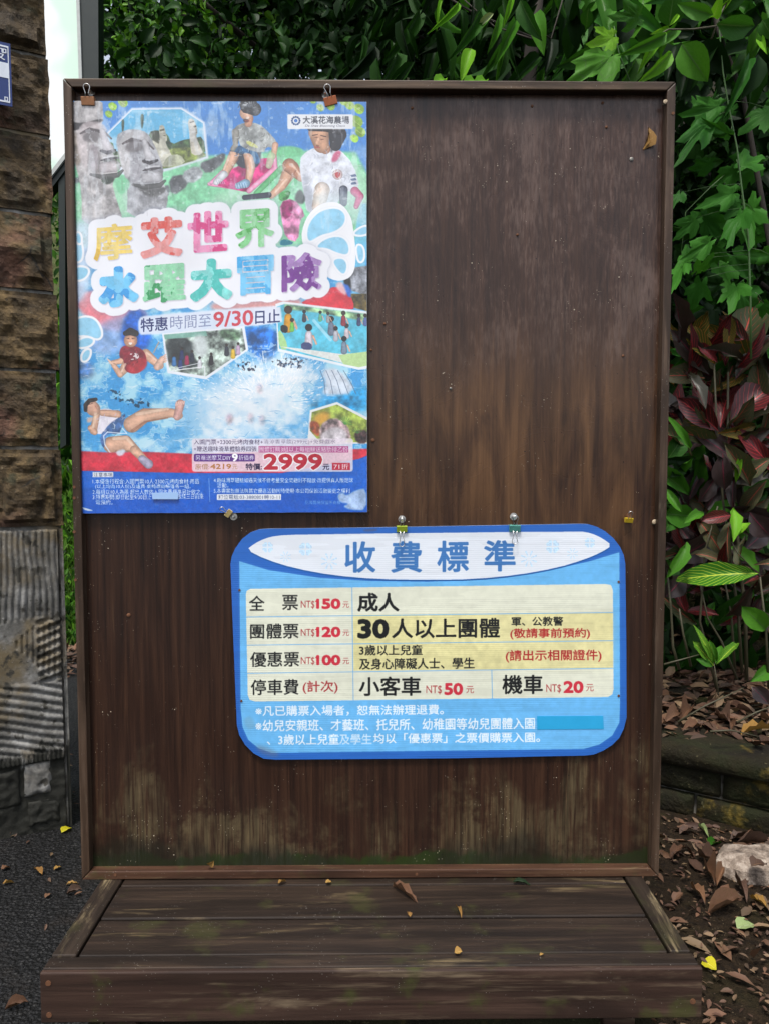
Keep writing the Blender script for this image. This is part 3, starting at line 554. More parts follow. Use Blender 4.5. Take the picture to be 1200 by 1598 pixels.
    c.lines([(191, 668), (198, 676), (188, 676), (168, 674), (162, 680), (164, 694), (172, 706), (186, 711)], 2, (224, 232, 244), .8); Lb([(184, 646), (160, 644)], [6, 5], sk_); Lb([(152, 644), (146, 672)], [5, 6], sk_); Lb([(148, 674), (142, 668)], [5, 5], sk_)
    Lb([(142, 634), (146, 638)], [11, 11], (222, 172, 146)); Lb([(134, 640), (134, 632), (140, 625), (150, 623)], [3, 3.5, 3.5, 3], (44, 36, 36), .2); c.lines([(140, 631), (145, 629)], 1.2, (90, 56, 48)); c.lines([(149, 633), (151, 637)], 1.2, (170, 90, 84)); Pp([(136, 652), (146, 650), (144, 658), (136, 660)], (232, 190, 170), 1, .9, 1)
    folds([(156, 680), (188, 650), (198, 644), (190, 668), (166, 676), (164, 700)], 44, (36, 66, 116), (150, 184, 222), 5, 5); folds([(148, 640), (172, 636), (188, 648), (176, 662), (158, 680)], 24, (196, 188, 212), (252, 250, 254), 8, 6)
    for pts in ([(214, 646), (262, 638)], [(178, 684), (198, 683), (212, 700)], [(150, 646), (146, 666)]): Lb(pts, [3, 2.4] if len(pts) == 2 else [3, 3, 2], (248, 216, 190), .2, .65)
    for pts in ([(206, 672), (226, 658), (262, 652)], [(182, 704), (204, 704), (216, 716)]): Lb(pts, [2, 1.6, 1.2], (150, 98, 72), .2, .6)
    for k in range(5): Lb([(275+k*3, 632-k*.6), (276+k*3, 628-k*.4)], [1.6, 1.4], (236, 190, 176), .25)
    # -- red edge of the pool, blue footer
    Pp([(112, 703), (170, 706), (230, 705), (300, 708), (575, 700), (575, 742), (112, 742)], (210, 44, 66), 0, 1, .8, .14, 9); Lb([(210, 702), (232, 724)], [7, 6], sk_); Lb([(222, 716), (232, 724)], [6, 7.5], (176, 170, 196)); Pp([(180, 704), (196, 700), (194, 710), (184, 712)], (220, 230, 244), 1, .9, 1)
    Pp([(104, 734), (300, 738), (440, 738), (560, 716), (580, 708), (580, 812), (104, 812)], (8, 96, 204), 0, 1, .6, .07, 14); Pp([(104, 770), (580, 765), (580, 812), (104, 812)], (14, 80, 196), 0, .5, 8)
    fo = (236, 242, 252)
    Pp(rect(145, 736.5, 177, 744.5), (226, 230, 236)); T('注意事項', 146.5, 737.5, 176, 743.8, (44, 56, 90), 0, 0)
    T('1.本優惠行程含:入園門票10人·2300元烤肉食材·用品', 145, 747, 311, 755, fo, 0, .0); T('(以上均為10人份)及爐具·桌椅遮雨帳篷各一組。', 149, 755.5, 298, 763, fo, 0, .0)
    T('2.每組以10人為限·超出人數依入園收費標準另計收之。', 145, 763.5, 316, 771.5, fo, 0, .0); T('3.特惠期間:即日起至9/30日止', 145, 771.5, 237, 779.5, fo, 0, .0); T('敬請三日前來', 277, 770.5, 318, 778.5, fo, 0, .0); T('電預約。', 150, 780, 176, 787.5, fo, 0, .0)
    c.lines([(326.5, 746), (328, 783)], .8, (190, 214, 244))
    T('4.趣味滑草體驗如遇天候不佳考量安全問題則不開放·改提供真人版足球', 334, 745.5, 551, 753, fo, 0, .0); T('活動。', 339, 753.5, 357, 761, fo, 0, .0); T('5.本專案恕無法與其它優惠活動同時使用·本公司保留活動變更之權利', 334, 762, 546, 769.5, fo, 0, .0)
    Pp(rect(339, 771, 439, 780), (232, 236, 242)); T('訂位電話:03-3880801轉10-11', 341.5, 772, 437, 779, (60, 80, 130), 0, .12); T('花海農場保留所有權', 476, 781, 532, 787, (110, 160, 226), 0, 0)
    Pp([(526, 772), (536, 768), (540, 774), (556, 764), (572, 762), (572, 796), (548, 796), (534, 790), (546, 786), (530, 784)], (196, 216, 244), 1, .85, 1, .2, 3); Pp([(127, 791), (136, 793), (148, 797), (134, 797)], (230, 238, 250), 1, .9, .6)
    # -- price panel
    pp = rect(300, 684, 551, 736); m = dil(c.mask(rect(304, 688, 547, 732)), 4*c.k); c.paint(m, (236, 224, 236), .86, .4)
    ink = (44, 30, 70)
    T('入園門票+2300元烤肉食材+', 303, 685.5, 411, 693.5, ink, 0, .15); T('清涼香草飲(299元)+免費戲水', 412, 685.5, 524, 693.5, ink, 0, .05, 0, .5); T('+贈送趣味滑草體驗券四張', 303, 696, 401, 704.5, ink, 0, .15)
    Pp(rect(404, 696, 544, 706), (176, 60, 128), 0, .85); T('團體訂購3組以上每組贈送豬肋排乙份', 405.5, 697, 543, 705, (246, 236, 246), 0, .1, 0, .9)
    m = dil(c.mask(rect(305, 710, 396.5, 718)), 2*c.k); c.paint(m, (86, 32, 128), 1, .3); T('另贈送摩艾DIY', 305.5, 710, 361, 718, fo, 0, .12); T('9', 363, 708, 371, 719.5, (255, 255, 255), 0, .6); T('折價券', 373, 710, 397, 718, fo, 0, .12)
    T('原價:', 305, 724, 327, 732.5, (160, 110, 50), 0, .15); T('4219', 329, 724, 361, 731.5, (176, 112, 40), 0, .45); T('元', 363, 724.5, 371, 732, (176, 130, 80), 0, .1); T('特價:', 384, 723, 409, 733, ink, 0, .2)
    mm = c.tmask('2999', 413, 709, 502, 732, 0, 1.25); c.paint(dil(mm, 1.6*c.k), (250, 250, 252), 1, .4); c.paint(mm, (190, 26, 50)); T('元', 504, 724, 514, 733, ink, 0, .3)
    Pp(rect(518.5, 722, 546.5, 733.5), (196, 34, 64)); T('71折', 521, 723.5, 544, 732, (250, 240, 244), 0, .15)
    # -- farm name plate
    m = dil(c.mask(rect(451, 180, 549, 199)), 2*c.k); c.paint(m, (232, 234, 238), 1, .4)
    for k in range(12):
        a = 2*math.pi*k/12; Lb([(462+6*math.cos(a), 188+6*math.sin(a))], [1.7], (40, 70, 120), 0)
    Lb([(462, 188)], [2.8], (40, 100, 180), 0); T('大溪花海農場', 473, 181, 545, 192.5, (50, 54, 66), 0, .25, 0, .9); T('Da Shee Blooming Oasis', 476, 194, 538, 198.6, (70, 70, 90), 0, .12, .3, .9)
    for ox, oy, s_, lt in ((0, 0, 1, 0), (-66, -16, 1.05, 8)):
        def Q(pts): return [(ox+x*1.0+(0 if ox == 0 else 0), oy+y) for x, y in pts]
        Pp(Q([(184, 226), (196, 206), (202, 214), (204, 250), (202, 284), (190, 262)]), (206+lt, 203, 204), 1, .75, 1.2, .12)
        Pp(Q([(196, 204), (226, 206), (236, 222), (226, 219), (210, 216), (194, 222)]), (192+lt, 188, 190), 1, .8, 1, .12)
        Pp(Q([(194, 227), (208, 219), (222, 222), (224, 234), (206, 238), (197, 236)]), (112, 106, 108), 2, .8, 1.5, .15); Lb(Q([(192, 224), (206, 217), (222, 220)]), [1.5, 2.6, 1.6], (78, 70, 72), 0, .9); Lb(Q([(230, 222), (240, 232)]), [2, 1.5], (84, 76, 78), 0, .9)
        Lb(Q([(226, 220), (231, 238), (235, 247)]), [4, 6, 8.5], (202+lt, 200, 204), .35, .9); Lb(Q([(224, 251), (234, 254), (246, 250)]), [2, 3.2, 2], (44, 40, 44), 0, .95)
        Pp(Q([(206, 240), (218, 240), (222, 268), (214, 286), (206, 276)]), (160+lt, 158, 164), 2, .7, 2, .15); Lb(Q([(224, 266), (238, 263), (251, 262)]), [1.1, 2, 1.3], (60, 56, 60), 0, .95); Lb(Q([(228, 262), (240, 259.5), (250, 259)]), [1, 1.6, 1], (214, 212, 216), 0, .7)
        Lb(Q([(228, 277), (246, 275)]), [8, 9], (198+lt, 196, 200), .45, .75); Lb(Q([(208, 288), (226, 292), (250, 289), (258, 282)]), [2, 4, 4, 2], (72, 72, 70), .2, .8)
    # crisp creases of light and dark on the stone heads
    rs = np.random.RandomState(3)
    for k in range(70):
        x = 114+rs.rand()*140; y = 165+rs.rand()*165
        if (x < 184 and x > 112) or (x > 186+max(0, y-250)*.1 and y > 208 and x < 250): c.lines([(x, y), (x+rs.normal()*2, y+4+rs.rand()*12)], .5+rs.rand(), (224, 226, 232) if k % 3 else (106, 100, 100), .35)
    # -- age: worn and bleached print
    f1 = fbm(h, w_, 14, 40, 5, 41); top = np.clip(1.25-np.linspace(0, 1, h)*2.2, 0, 1)[:, None]
    c.paint(np.ones((h, w_), bool), (232, 238, 246), np.clip((f1-.6)*2, 0, .4)*top, 0)
    f2 = fbm(h, w_, 90, 60, 3, 43); c.paint(np.ones((h, w_), bool), (240, 244, 250), np.clip((f2-.9)*4, 0, .35)*np.clip(top+.15, 0, 1), 0)
    fine = fbm(h, w_, 260, 190, 2, 77)[..., None]; c.a = c.a*(1+.07*(fine-.5)*(c.a.max(2, keepdims=True) < .93))
    g_ = fbm(h, w_, 8, 6, 4, 44)[..., None]; c.a = np.clip(c.a*(1.0-.07*g_), 0, 1)*.97+.01
    return c
# ------------------------------------------------------------ materials of the place
from mathutils import noise as mn
def nz(x, y, z, s=1.): return mn.noise(Vector((x*s, y*s, z*s)))
def mat_panel():
    n = N('stained_plywood'); p = n.obj; sx, sy, sz = n.sep(p)
    g = n.noise(n.map(p, (95, 95, 2.6)), 1, 7, .65, .5); fine = n.noise(n.map(p, (230, 230, 9)), 1, 4, .6); big = n.noise(n.map(p, (2.4, 2.4, 1.3)), 1, 4, .5, .6)
    mid = n.noise(n.map(p, (16, 16, 2.4)), 1, 5, .6, .8)
    c = n.ramp(g, [(.3, (.011, .0052, .0035)), (.5, (.026, .0115, .0068)), (.72, (.052, .024, .013))])
    # a sun-bleached, orange brown belt across the middle and grey sky sheen painted into the upper part
    belt = n.math('MULTIPLY', n.mrange(sz, .62, .84), n.mrange(sz, 1.25, 1.0)); belt = n.math('MULTIPLY', belt, n.mrange(sx, -.25, .15))
    c = n.mix(n.math('MULTIPLY', belt, n.mrange(mid, .3, .7)), c, n.ramp(g, [(.3, (.062, .029, .013)), (.72, (.135, .068, .030))]))
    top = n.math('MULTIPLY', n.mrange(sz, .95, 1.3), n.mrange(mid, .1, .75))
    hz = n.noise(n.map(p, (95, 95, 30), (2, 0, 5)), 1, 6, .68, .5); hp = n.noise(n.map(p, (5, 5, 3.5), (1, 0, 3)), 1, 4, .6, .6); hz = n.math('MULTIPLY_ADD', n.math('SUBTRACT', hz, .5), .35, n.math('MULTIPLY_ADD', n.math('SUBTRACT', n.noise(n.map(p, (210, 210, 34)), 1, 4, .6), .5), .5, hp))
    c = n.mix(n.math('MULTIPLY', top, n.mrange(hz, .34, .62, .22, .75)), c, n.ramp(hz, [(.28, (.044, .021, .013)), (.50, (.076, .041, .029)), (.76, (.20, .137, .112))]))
    c = n.mix(n.mrange(big, .52, .7), c, n.mix(.45, c, (.014, .007, .005)))
    # worn, raw wood showing through near the foot and in long streaks
    wn = n.noise(n.map(p, (7.5, 7.5, 4.2)), 1, 6, .62, .7)
    low = n.math('ADD', wn, n.mrange(sz, .42, .05, 0., .34)); low = n.math('MULTIPLY', n.mrange(low, .70, .90), n.mrange(fine, .30, .62)); low = n.math('MULTIPLY', low, n.mrange(n.noise(p, 11, 6, .7), .38, .56))
    c = n.mix(n.math('MULTIPLY', low, .8), c, n.ramp(g, [(.3, (.040, .028, .011)), (.7, (.13, .095, .045))]))
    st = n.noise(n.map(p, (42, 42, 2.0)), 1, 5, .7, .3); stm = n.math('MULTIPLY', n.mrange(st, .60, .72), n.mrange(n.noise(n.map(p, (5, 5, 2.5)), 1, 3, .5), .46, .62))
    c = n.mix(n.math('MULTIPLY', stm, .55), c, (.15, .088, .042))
    ms = n.math('ADD', n.noise(p, 15, 6, .65), n.mrange(sz, .075, .018, 0., .5)); c = n.mix(n.mrange(ms, .74, .92), c, (.018, .030, .006))
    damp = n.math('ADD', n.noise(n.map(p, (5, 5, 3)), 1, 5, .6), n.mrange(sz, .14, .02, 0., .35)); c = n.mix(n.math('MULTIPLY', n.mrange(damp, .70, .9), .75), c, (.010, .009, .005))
    for sc, th, m in ((62, .075, .60), (150, .085, .55)):
        sp = n.voro(p, sc); c = n.mix(n.math('MULTIPLY', n.math('LESS_THAN', sp, th), n.mrange(n.noise(p, 17, 2), m, m+.05)), c, (.42, .36, .27))
    pit = n.voro(n.map(p, (1, 1, 1), (3, 1, 2)), 34); c = n.mix(n.math('MULTIPLY', n.math('LESS_THAN', pit, .045), .9), c, (.005, .004, .003))
    n.col(c)
    patch = n.noise(n.map(p, (3.2, 3.2, 2.2)), 1, 5, .65, 1.)
    ro = n.math('MULTIPLY_ADD', patch, .26, .15); ro = n.math('ADD', ro, n.math('MULTIPLY', low, .25)); ro = n.math('ADD', ro, n.mrange(sz, .9, .5, 0., .06)); n.rough(ro); n.spec(.36)
    n.bump(n.math('ADD', n.math('MULTIPLY', g, .8), n.math('MULTIPLY', fine, .6)), .7, .0013)
    return n.m
M = {}
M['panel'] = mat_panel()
M['frame'] = wood('frame_wood_weathered', (.018, .010, .007), (.052, .031, .019), (.125, .084, .058), 2, 1.2, .25, (.16, .125, .09), .42)
M['frame_h'] = wood('frame_wood_level', (.018, .011, .007), (.060, .036, .021), (.14, .092, .056), 0, 1.2, .28, (.15, .115, .07), .46, .35)
M['frame_b'] = wood('frame_wood_foot', (.020, .010, .006), (.055, .024, .013), (.10, .052, .026), 0, 1.2, .35, (.15, .11, .055), .55, .6)
M['deck'] = wood('deck_wood', (.006, .0045, .004), (.020, .0125, .0085), (.052, .032, .020), 0, .8, .42, (.13, .095, .05), .5, .35)
M['deck_side'] = wood('deck_wood_side', (.009, .007, .006), (.024, .016, .011), (.055, .038, .026), 1, .8, .6, (.22, .17, .095), .5, .2)
M['fascia'] = wood('fascia_wood', (.012, .007, .005), (.036, .019, .013), (.080, .046, .032), 0, .7, .5, (.15, .11, .07), .55, .7)
def mat_asphalt():
    n = N('asphalt_rough'); p = n.obj
    v = n.voro(p, 105); v2 = n.voro(p, 230); f = n.noise(p, 5, 5)
    c = n.ramp(n.voro(p, 105, 'Color'), [(0, (.005, .005, .0055)), (.6, (.013, .013, .014)), (1, (.042, .041, .039))])
    c = n.mix(n.mrange(v, .25, .6), c, (.003, .003, .003)); c = n.mix(n.mrange(f, .5, .75), c, (.012, .009, .007)); n.col(c); n.spec(.25); n.rough(n.math('MULTIPLY_ADD', f, .2, .55))
    n.bump(n.math('ADD', n.math('MULTIPLY', n.math('SUBTRACT', 1., v), 1.), n.math('MULTIPLY', v2, -.35)), 1., .009); return n.m
def mat_soil(name, a, b, moss=.4):
    n = N(name); p = n.obj; f = n.noise(p, 9, 7, .7); g = n.noise(p, 55, 5, .7)
    c = n.mix(f, a, b); c = n.mix(n.mrange(g, .35, .7), c, tuple(x*1.9 for x in b)); c = n.mix(n.math('MULTIPLY', n.mrange(n.noise(p, 4, 5), .5, .66), moss), c, (.028, .028, .006))
    sp = n.voro(p, 90); c = n.mix(n.math('MULTIPLY', n.math('LESS_THAN', sp, .12), n.mrange(n.noise(p, 21, 2), .5, .56)), c, (.16, .12, .07))
    n.col(c); n.spec(.15); n.rough(.9); n.bump(n.math('ADD', f, g), 1., .02); return n.m
def mat_stone():
    n = N('quarry_stone'); p = n.obj
    off = n.math('MULTIPLY', n.rnd, 11.); cb = n.t.nodes.new('ShaderNodeCombineXYZ'); n.L(off, cb.inputs[0]); n.L(off, cb.inputs[2]); q = n.vadd(p, cb.outputs[0])
    f = n.noise(q, 8, 7, .65, .8); g = n.noise(q, 60, 6, .7); k = n.noise(q, 3, 3, .5)
    c = n.ramp(f, [(.3, (.014, .009, .004)), (.5, (.072, .045, .016)), (.72, (.20, .130, .050))])
    c = n.mix(n.mrange(k, .54, .66), c, n.ramp(f, [(.32, (.035, .015, .009)), (.72, (.22, .105, .062))]))
    c = n.mix(n.mrange(n.noise(q, 14, 6), .55, .68), c, (.040, .036, .014)); c = n.mix(n.mrange(g, .6, .75), c, (.25, .20, .12)); c = n.mix(n.mrange(g, .42, .30), c, (.02, .014, .008))
    ck = n.voro(n.vadd(q, n.map(n.noise(q, 9, 3), (.05, .05, .05))), 5, 'Distance', 'DISTANCE_TO_EDGE'); c = n.mix(n.math('MULTIPLY', n.mrange(ck, .02, .0), n.mrange(n.noise(q, 5, 2), .55, .65)), c, (.012, .009, .005))
    n.col(c); n.rough(.8); n.bump(n.math('ADD', n.math('MULTIPLY', f, 1.4), n.math('ADD', g, n.math('MULTIPLY', n.mrange(ck, .0, .05), .08))), 1., .012); return n.m
def mat_cement(name='ribbed_cement', dark=True):
    n = N(name); p = n.obj; sx, sy, sz = n.sep(p); f = n.noise(p, 12, 7, .65); g = n.noise(p, 90, 5, .7); k = n.noise(p, 3.4, 5, .6)
    c = n.ramp(f, [(.30, (.035, .033, .028)), (.50, (.12, .116, .105)), (.70, (.30, .295, .28))]); c = n.mix(n.mrange(k, .48, .62), c, (.13, .098, .052))
    c = n.mix(n.mrange(g, .6, .75), c, (.32, .31, .29)); c = n.mix(n.mrange(n.noise(p, 22, 6), .56, .66), c, (.03, .027, .02))
    if dark:
        w_ = n.math('ADD', n.noise(n.map(p, (22, 22, 9)), 1, 7, .7), n.mrange(sz, .46, .06, 0., .66)); c = n.mix(n.mrange(w_, .70, .84), c, (.010, .010, .006))
    n.col(c); n.rough(.8); n.bump(n.math('ADD', f, g), .7, .004); return n.m
def mat_mossy():
    n = N('mossy_stone'); p = n.obj; f = n.noise(p, 9, 7, .65); k = n.noise(p, 4, 5, .6, .5); g = n.noise(p, 70, 5)
    c = n.ramp(f, [(.3, (.004, .003, .002)), (.6, (.014, .011, .004)), (.8, (.042, .032, .013))]); c = n.mix(n.mrange(k, .45, .62), c, (.012, .014, .004)); c = n.mix(n.mrange(n.noise(p, 7, 5), .60, .70), c, (.11, .078, .014))
    c = n.mix(n.mrange(g, .64, .74), c, (.09, .08, .04)); n.col(c); n.spec(.2); n.rough(.85); n.bump(n.math('ADD', f, g), .9, .008); return n.m
def leafmat(name, cols, vein=None, rough=.4, trans=.25, veinn=9, vs=.0, back=None):
    """leaf colour from a random tone, veins from the leaf's own length and width (UV)"""
    n = N(name); at = n.t.nodes.new('ShaderNodeAttribute'); at.attribute_name = 'tone'
    tone = n.math('FRACT', n.math('ADD', at.outputs['Fac'], n.math('MULTIPLY', n.rnd, .999)))
    c = n.ramp(tone, [(i/(max(1, len(cols)-1)), cc) for i, cc in enumerate(cols)])
    c = n.mix(n.mrange(n.noise(n.obj, 18, 4), .35, .75), c, n.mix(.4, c, (.6, .75, .4), 'MULTIPLY'))
    if vein is not None:
        u, v, _ = n.sep(n.uvs); au = n.math('ABSOLUTE', n.math('SUBTRACT', u, .5))
        midm = n.mrange(n.math('SUBTRACT', au, n.math('MULTIPLY_ADD', v, -.018, .026)), .012, -.004)
        lat = n.math('ABSOLUTE', n.math('SUBTRACT', n.math('FRACT', n.math('MULTIPLY', n.math('SUBTRACT', v, n.math('MULTIPLY', au, .75)), float(veinn))), .5))
        wv = n.noise(n.map(n.uvs, (3, 3, 3)), 3, 3); latm = n.math('MULTIPLY', n.mrange(lat, .10, .02), n.mrange(n.math('SUBTRACT', wv, n.math('MULTIPLY', au, .5)), .25-.3*vs, .5-.3*vs))
        c = n.mix(n.math('MULTIPLY', latm, .35+.6*vs), c, vein); c = n.mix(midm, c, vein)
        n.bump(n.math('ADD', midm, latm), .3, .002)
    n.col(c); n.rough(n.math('MULTIPLY_ADD', n.noise(n.obj, 14, 2), .25, rough-.06)); n.spec(.12 if trans > .09 else .35)
    if trans:
        tr = n.t.nodes.new('ShaderNodeBsdfTranslucent'); hb = n.mix(.5, c, (.9, 1., .25), 'MULTIPLY'); n.L(hb, tr.inputs[0])
        ms = n.t.nodes.new('ShaderNodeMixShader'); ms.inputs[0].default_value = trans; n.t.links.new(n.b.outputs[0], ms.inputs[1]); n.t.links.new(tr.outputs[0], ms.inputs[2]); n.t.links.new(ms.outputs[0], n.out.inputs[0])
    return n.m
M['asphalt'] = mat_asphalt(); M['soil'] = mat_soil('leafy_soil', (.007, .0045, .0025), (.016, .010, .005)); M['bank'] = mat_soil('bank_soil', (.005, .0045, .003), (.012, .010, .005), .8)
M['lawn'] = mat_soil('lawn_soil', (.02, .03, .008), (.05, .06, .02), .6)
M['stone'] = mat_stone(); M['cement'] = mat_cement(); M['mortar'] = mat_cement('mortar', False); M['mossy'] = mat_mossy()
M['green_mid'] = leafmat('leaf_mid_green', [(.018, .070, .008), (.036, .13, .012), (.065, .20, .016), (.022, .090, .014)], (.07, .15, .035), .38, .25, 8)
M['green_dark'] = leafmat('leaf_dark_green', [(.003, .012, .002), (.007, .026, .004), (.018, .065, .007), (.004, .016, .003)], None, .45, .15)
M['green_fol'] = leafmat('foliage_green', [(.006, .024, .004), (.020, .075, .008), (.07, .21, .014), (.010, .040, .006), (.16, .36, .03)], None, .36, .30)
M['green_young'] = leafmat('leaf_young_green', [(.11, .30, .018), (.16, .38, .022), (.20, .42, .03)], (.20, .34, .06), .4, .3, 8)
M['lobed'] = leafmat('leaf_lobed', [(.022, .10, .012), (.045, .17, .018), (.030, .125, .016)], None, .5, .25)
M['cr_red'] = leafmat('croton_dark_red', [(.045, .009, .010), (.080, .012, .014), (.034, .016, .010)], (.42, .030, .035), .3, .08, 9, .5)
M['cr_purple'] = leafmat('croton_purple', [(.026, .017, .018), (.042, .026, .026), (.030, .030, .016)], (.14, .016, .035), .27, .06, 9, -.2)
M['cr_olive'] = leafmat('croton_olive', [(.050, .060, .026), (.075, .072, .040), (.040, .052, .024)], (.42, .07, .05), .36, .1, 9, .1)
M['cr_gold'] = leafmat('croton_gold_veined', [(.06, .07, .014), (.075, .075, .018)], (.45, .14, .03), .36, .12, 10, 1.)
M['cr_var'] = leafmat('croton_green_yellow_veins', [(.030, .13, .012), (.040, .16, .014)], (.42, .50, .05), .3, .15, 11, 1.)
M['stem'] = plain('plant_stem', (.045, .040, .018), .6, 0, .4, 60); M['vine_stem'] = plain('vine_stem', (.05, .11, .025), .5, 0, .3, 60); M['bark'] = plain('tree_bark', (.028, .021, .015), .85, 0, .5, 20, .8)
M['dry'] = leafmat('dry_leaf_brown', [(.085, .040, .022), (.13, .062, .034), (.19, .095, .050), (.10, .055, .040), (.055, .030, .020)], (.16, .09, .05), .55, .08, 7)
M['dry_dark'] = leafmat('litter', [(.045, .022, .014), (.085, .040, .024), (.15, .075, .042), (.06, .034, .024), (.22, .14, .08), (.035, .022, .016)], None, .6, .05)
M['dry_gold'] = leafmat('dry_leaf_gold', [(.25, .13, .035), (.30, .17, .05), (.20, .10, .035)], (.5, .35, .12), .5, .12, 7)
M['yellow'] = leafmat('yellow_leaf', [(.42, .36, .015), (.46, .40, .02)], (.6, .55, .1), .45, .15, 7); M['palegreen'] = leafmat('pale_green_leaf', [(.24, .30, .13), (.28, .34, .16)], (.3, .36, .2), .5, .1, 7)
M['grass'] = leafmat('grass_blade', [(.04, .10, .015), (.07, .16, .022), (.12, .22, .035), (.03, .07, .012)], None, .5, .35)
M['metal'] = plain('zinc_steel', (.55, .54, .52), .35, 1., .2, 200); M['wire'] = plain('clip_wire', (.62, .61, .60), .28, 1., .1, 200); M['rust'] = plain('rusty_steel', (.13, .055, .025), .8, .3, .5, 150)
M['greenpaint'] = plain('dark_green_paint', (.004, .011, .008), .45, 0, .3, 20); M['palepaint'] = plain('pale_grey_paint', (.42, .44, .42), .4)

# ------------------------------------------------------------ the ground, the bank, the sky-side
def ground():
    m = MB(); m.grid(41, 41, lambda u, v: ((u-.5)*120, (v-.5)*120, 0)); g = m.build('ground', M['asphalt']); tag(g, kind='structure')
def hill_h(x, y):
    l = max(0, y-3.75)*.42 + max(0, y-9)*.3; r = .262+max(0, y-2.05)*.95; r = min(r, 9+.1*y)
    t = min(1, max(0, (x+.2)/.7)); t = t*t*(3-2*t); h = l*(1-t)+r*t
    return h+.05*nz(x, y, 0, 2.1)*min(1, max(0, h*3))+.02*nz(x, y, 3, 7)*min(1, max(0, h*3))
def terrain():
    m = MB(); xs = np.concatenate([np.linspace(-12, -3, 12), np.linspace(-2.8, 3.2, 61), np.linspace(3.6, 14, 12)]); ys = np.concatenate([np.linspace(1.0, 5, 61), np.linspace(5.3, 22, 24)])
    def fn(u, v):
        x = xs[round(u*(len(xs)-1))]; y = ys[round(v*(len(ys)-1))]; z = hill_h(x, y)
        if z < .02: z = -.03
        return (x, y, z)
    def skip(x, y): return x < .35 and y < 2.6 or y < wall_y(x)+.06
    m.grid(len(xs), len(ys), fn); nu = len(xs); keep = []
    for f in m.f:
        c = [m.v[i] for i in f]; cx = sum(p[0] for p in c)/4; cy = sum(p[1] for p in c)/4
        if not skip(cx, cy): keep.append(f)
    m.f = keep; me = m.build('hillside', M['bank'], smooth=True); tag(me, kind='structure'); me.data.materials.append(M['lawn'])
    for p in me.data.polygons:
        if p.center.x < -.1: p.material_index = 1
WA, WB = at_z(1035, 1272, 0), at_z(1200, 1312, 0)
def wall_y(x):
    t = (x-WA[0])/(WB[0]-WA[0]); t = max(-1.2, min(4.5, t)); return WA[1]+(WB[1]-WA[1])*t
ground(); 
m = MB(); m.grid(30, 24, lambda u, v: (.52+u*3.0, -2.2+v*3.9, .006+.010*nz(u*9, v*11, 0)+.012*max(0, 1-abs(v-.83)*7)+.006))
tag(m.build('soil_patch', M['soil'], smooth=True), kind='structure')
terrain()

# ------------------------------------------------------------ leaves
def leaf_mesh(name, prof, nseg=6, fold=.16, droop=.25, wav=.0, seed=0, twist=0.):
    rs = random.Random(seed); me = bpy.data.meshes.new(name); vs, uv, fs = [], [], []
    for i in range(nseg+1):
        v = i/nseg; wd = max(.012, prof(v))*.5; zc = -droop*v*v+.04*math.sin(3*v)
        for j, u in enumerate((-1, -.5, 0, .5, 1)):
            x = u*wd; z = zc+abs(u)*wd*fold*2+wav*math.sin(v*17+u*3+seed)*abs(u)*.06; a = twist*v
            vs.append((x*math.cos(a)-z*math.sin(a)*.3, v, z+x*math.sin(a))); uv.append((.5+u*.5, v))
    for i in range(nseg):
        for j in range(4): a = i*5+j; fs.append((a, a+1, a+6, a+5))
    me.from_pydata(vs, [], fs); l = me.uv_layers.new(name='UVMap')
    for lp in me.loops: l.data[lp.index].uv = uv[lp.vertex_index]
    me.polygons.foreach_set('use_smooth', [True]*len(fs)); return me
ov = lambda v: math.sin(math.pi*min(1, v**.75))**.8*(1 if v < .97 else .4)
lan = lambda v: math.sin(math.pi*v**.8)**.9
obo = lambda v: math.sin(math.pi*v**1.25)**.75
OV = [leaf_mesh('ovate', ov, 6, .18, d, .5, k) for k, d in enumerate((.15, .35, .05, .5))]
LAN = [leaf_mesh('lance', lan, 6, .2, d, .3, k) for k, d in enumerate((.2, .5, .1))]
OBO = [leaf_mesh('oblong', obo, 6, .14, d, .8, k, t) for k, (d, t) in enumerate(((.15, 0), (.3, .3), (.45, -.3), (.05, .15)))]
DRY = [leaf_mesh('dryleaf', [lan, ov, lan][k], 6, (.22, .38, .30)[k], (.12, -.10, .2)[k], 1.0, 9+k, (.25, -.5, .6)[k]) for k in range(3)]
def lobed_mesh(name, seed, lobes=5):
    rs = random.Random(seed); me = bpy.data.meshes.new(name); pts = []; n = 40; wl = rs.uniform(30, 40)
    dirs = [d+rs.uniform(-9, 9) for d in [0, 50, -50, 104, -104][:lobes]]; ln = [1, rs.uniform(.68, .92), rs.uniform(.68, .92), rs.uniform(.35, .6), rs.uniform(.35, .6)]; bend = rs.uniform(-.25, .25)
    for i in range(n):
        th = -152+304*i/(n-1); r = .20
        for d, l_ in zip(dirs, ln):
            x = abs(th-d)/wl; r = max(r, l_*(1-.62*min(1, x)**1.15)) if x < 1.15 else r
        r = max(.26, r)*(1+(.075 if i % 2 else -.05)+rs.uniform(-.03, .03)); a = rad(th); pts.append((r*math.sin(a)+bend*r*r*math.cos(a), .12+r*math.cos(a)*.88))
    vs = [(0, .12, 0)]; fs = []
    for k in (.5, 1.):
        for x, y in pts:
            X = x*k; Y = .12+(y-.12)*k; vs.append((X, Y, -.26*(X*X+Y*Y)+.20*abs(X)+.05*math.sin(9*Y+seed+5*X)))
    for i in range(n-1): fs.append((0, 1+i, 2+i)); fs.append((1+i, 1+n+i, 2+n+i, 2+i))
    me.from_pydata(vs, [], fs); me.uv_layers.new(name='UVMap'); me.polygons.foreach_set('use_smooth', [True]*len(fs)); return me
LOB = [lobed_mesh('lobed', k, 3 if k % 3 == 2 else 5) for k in range(1, 9)]
_mm = {}
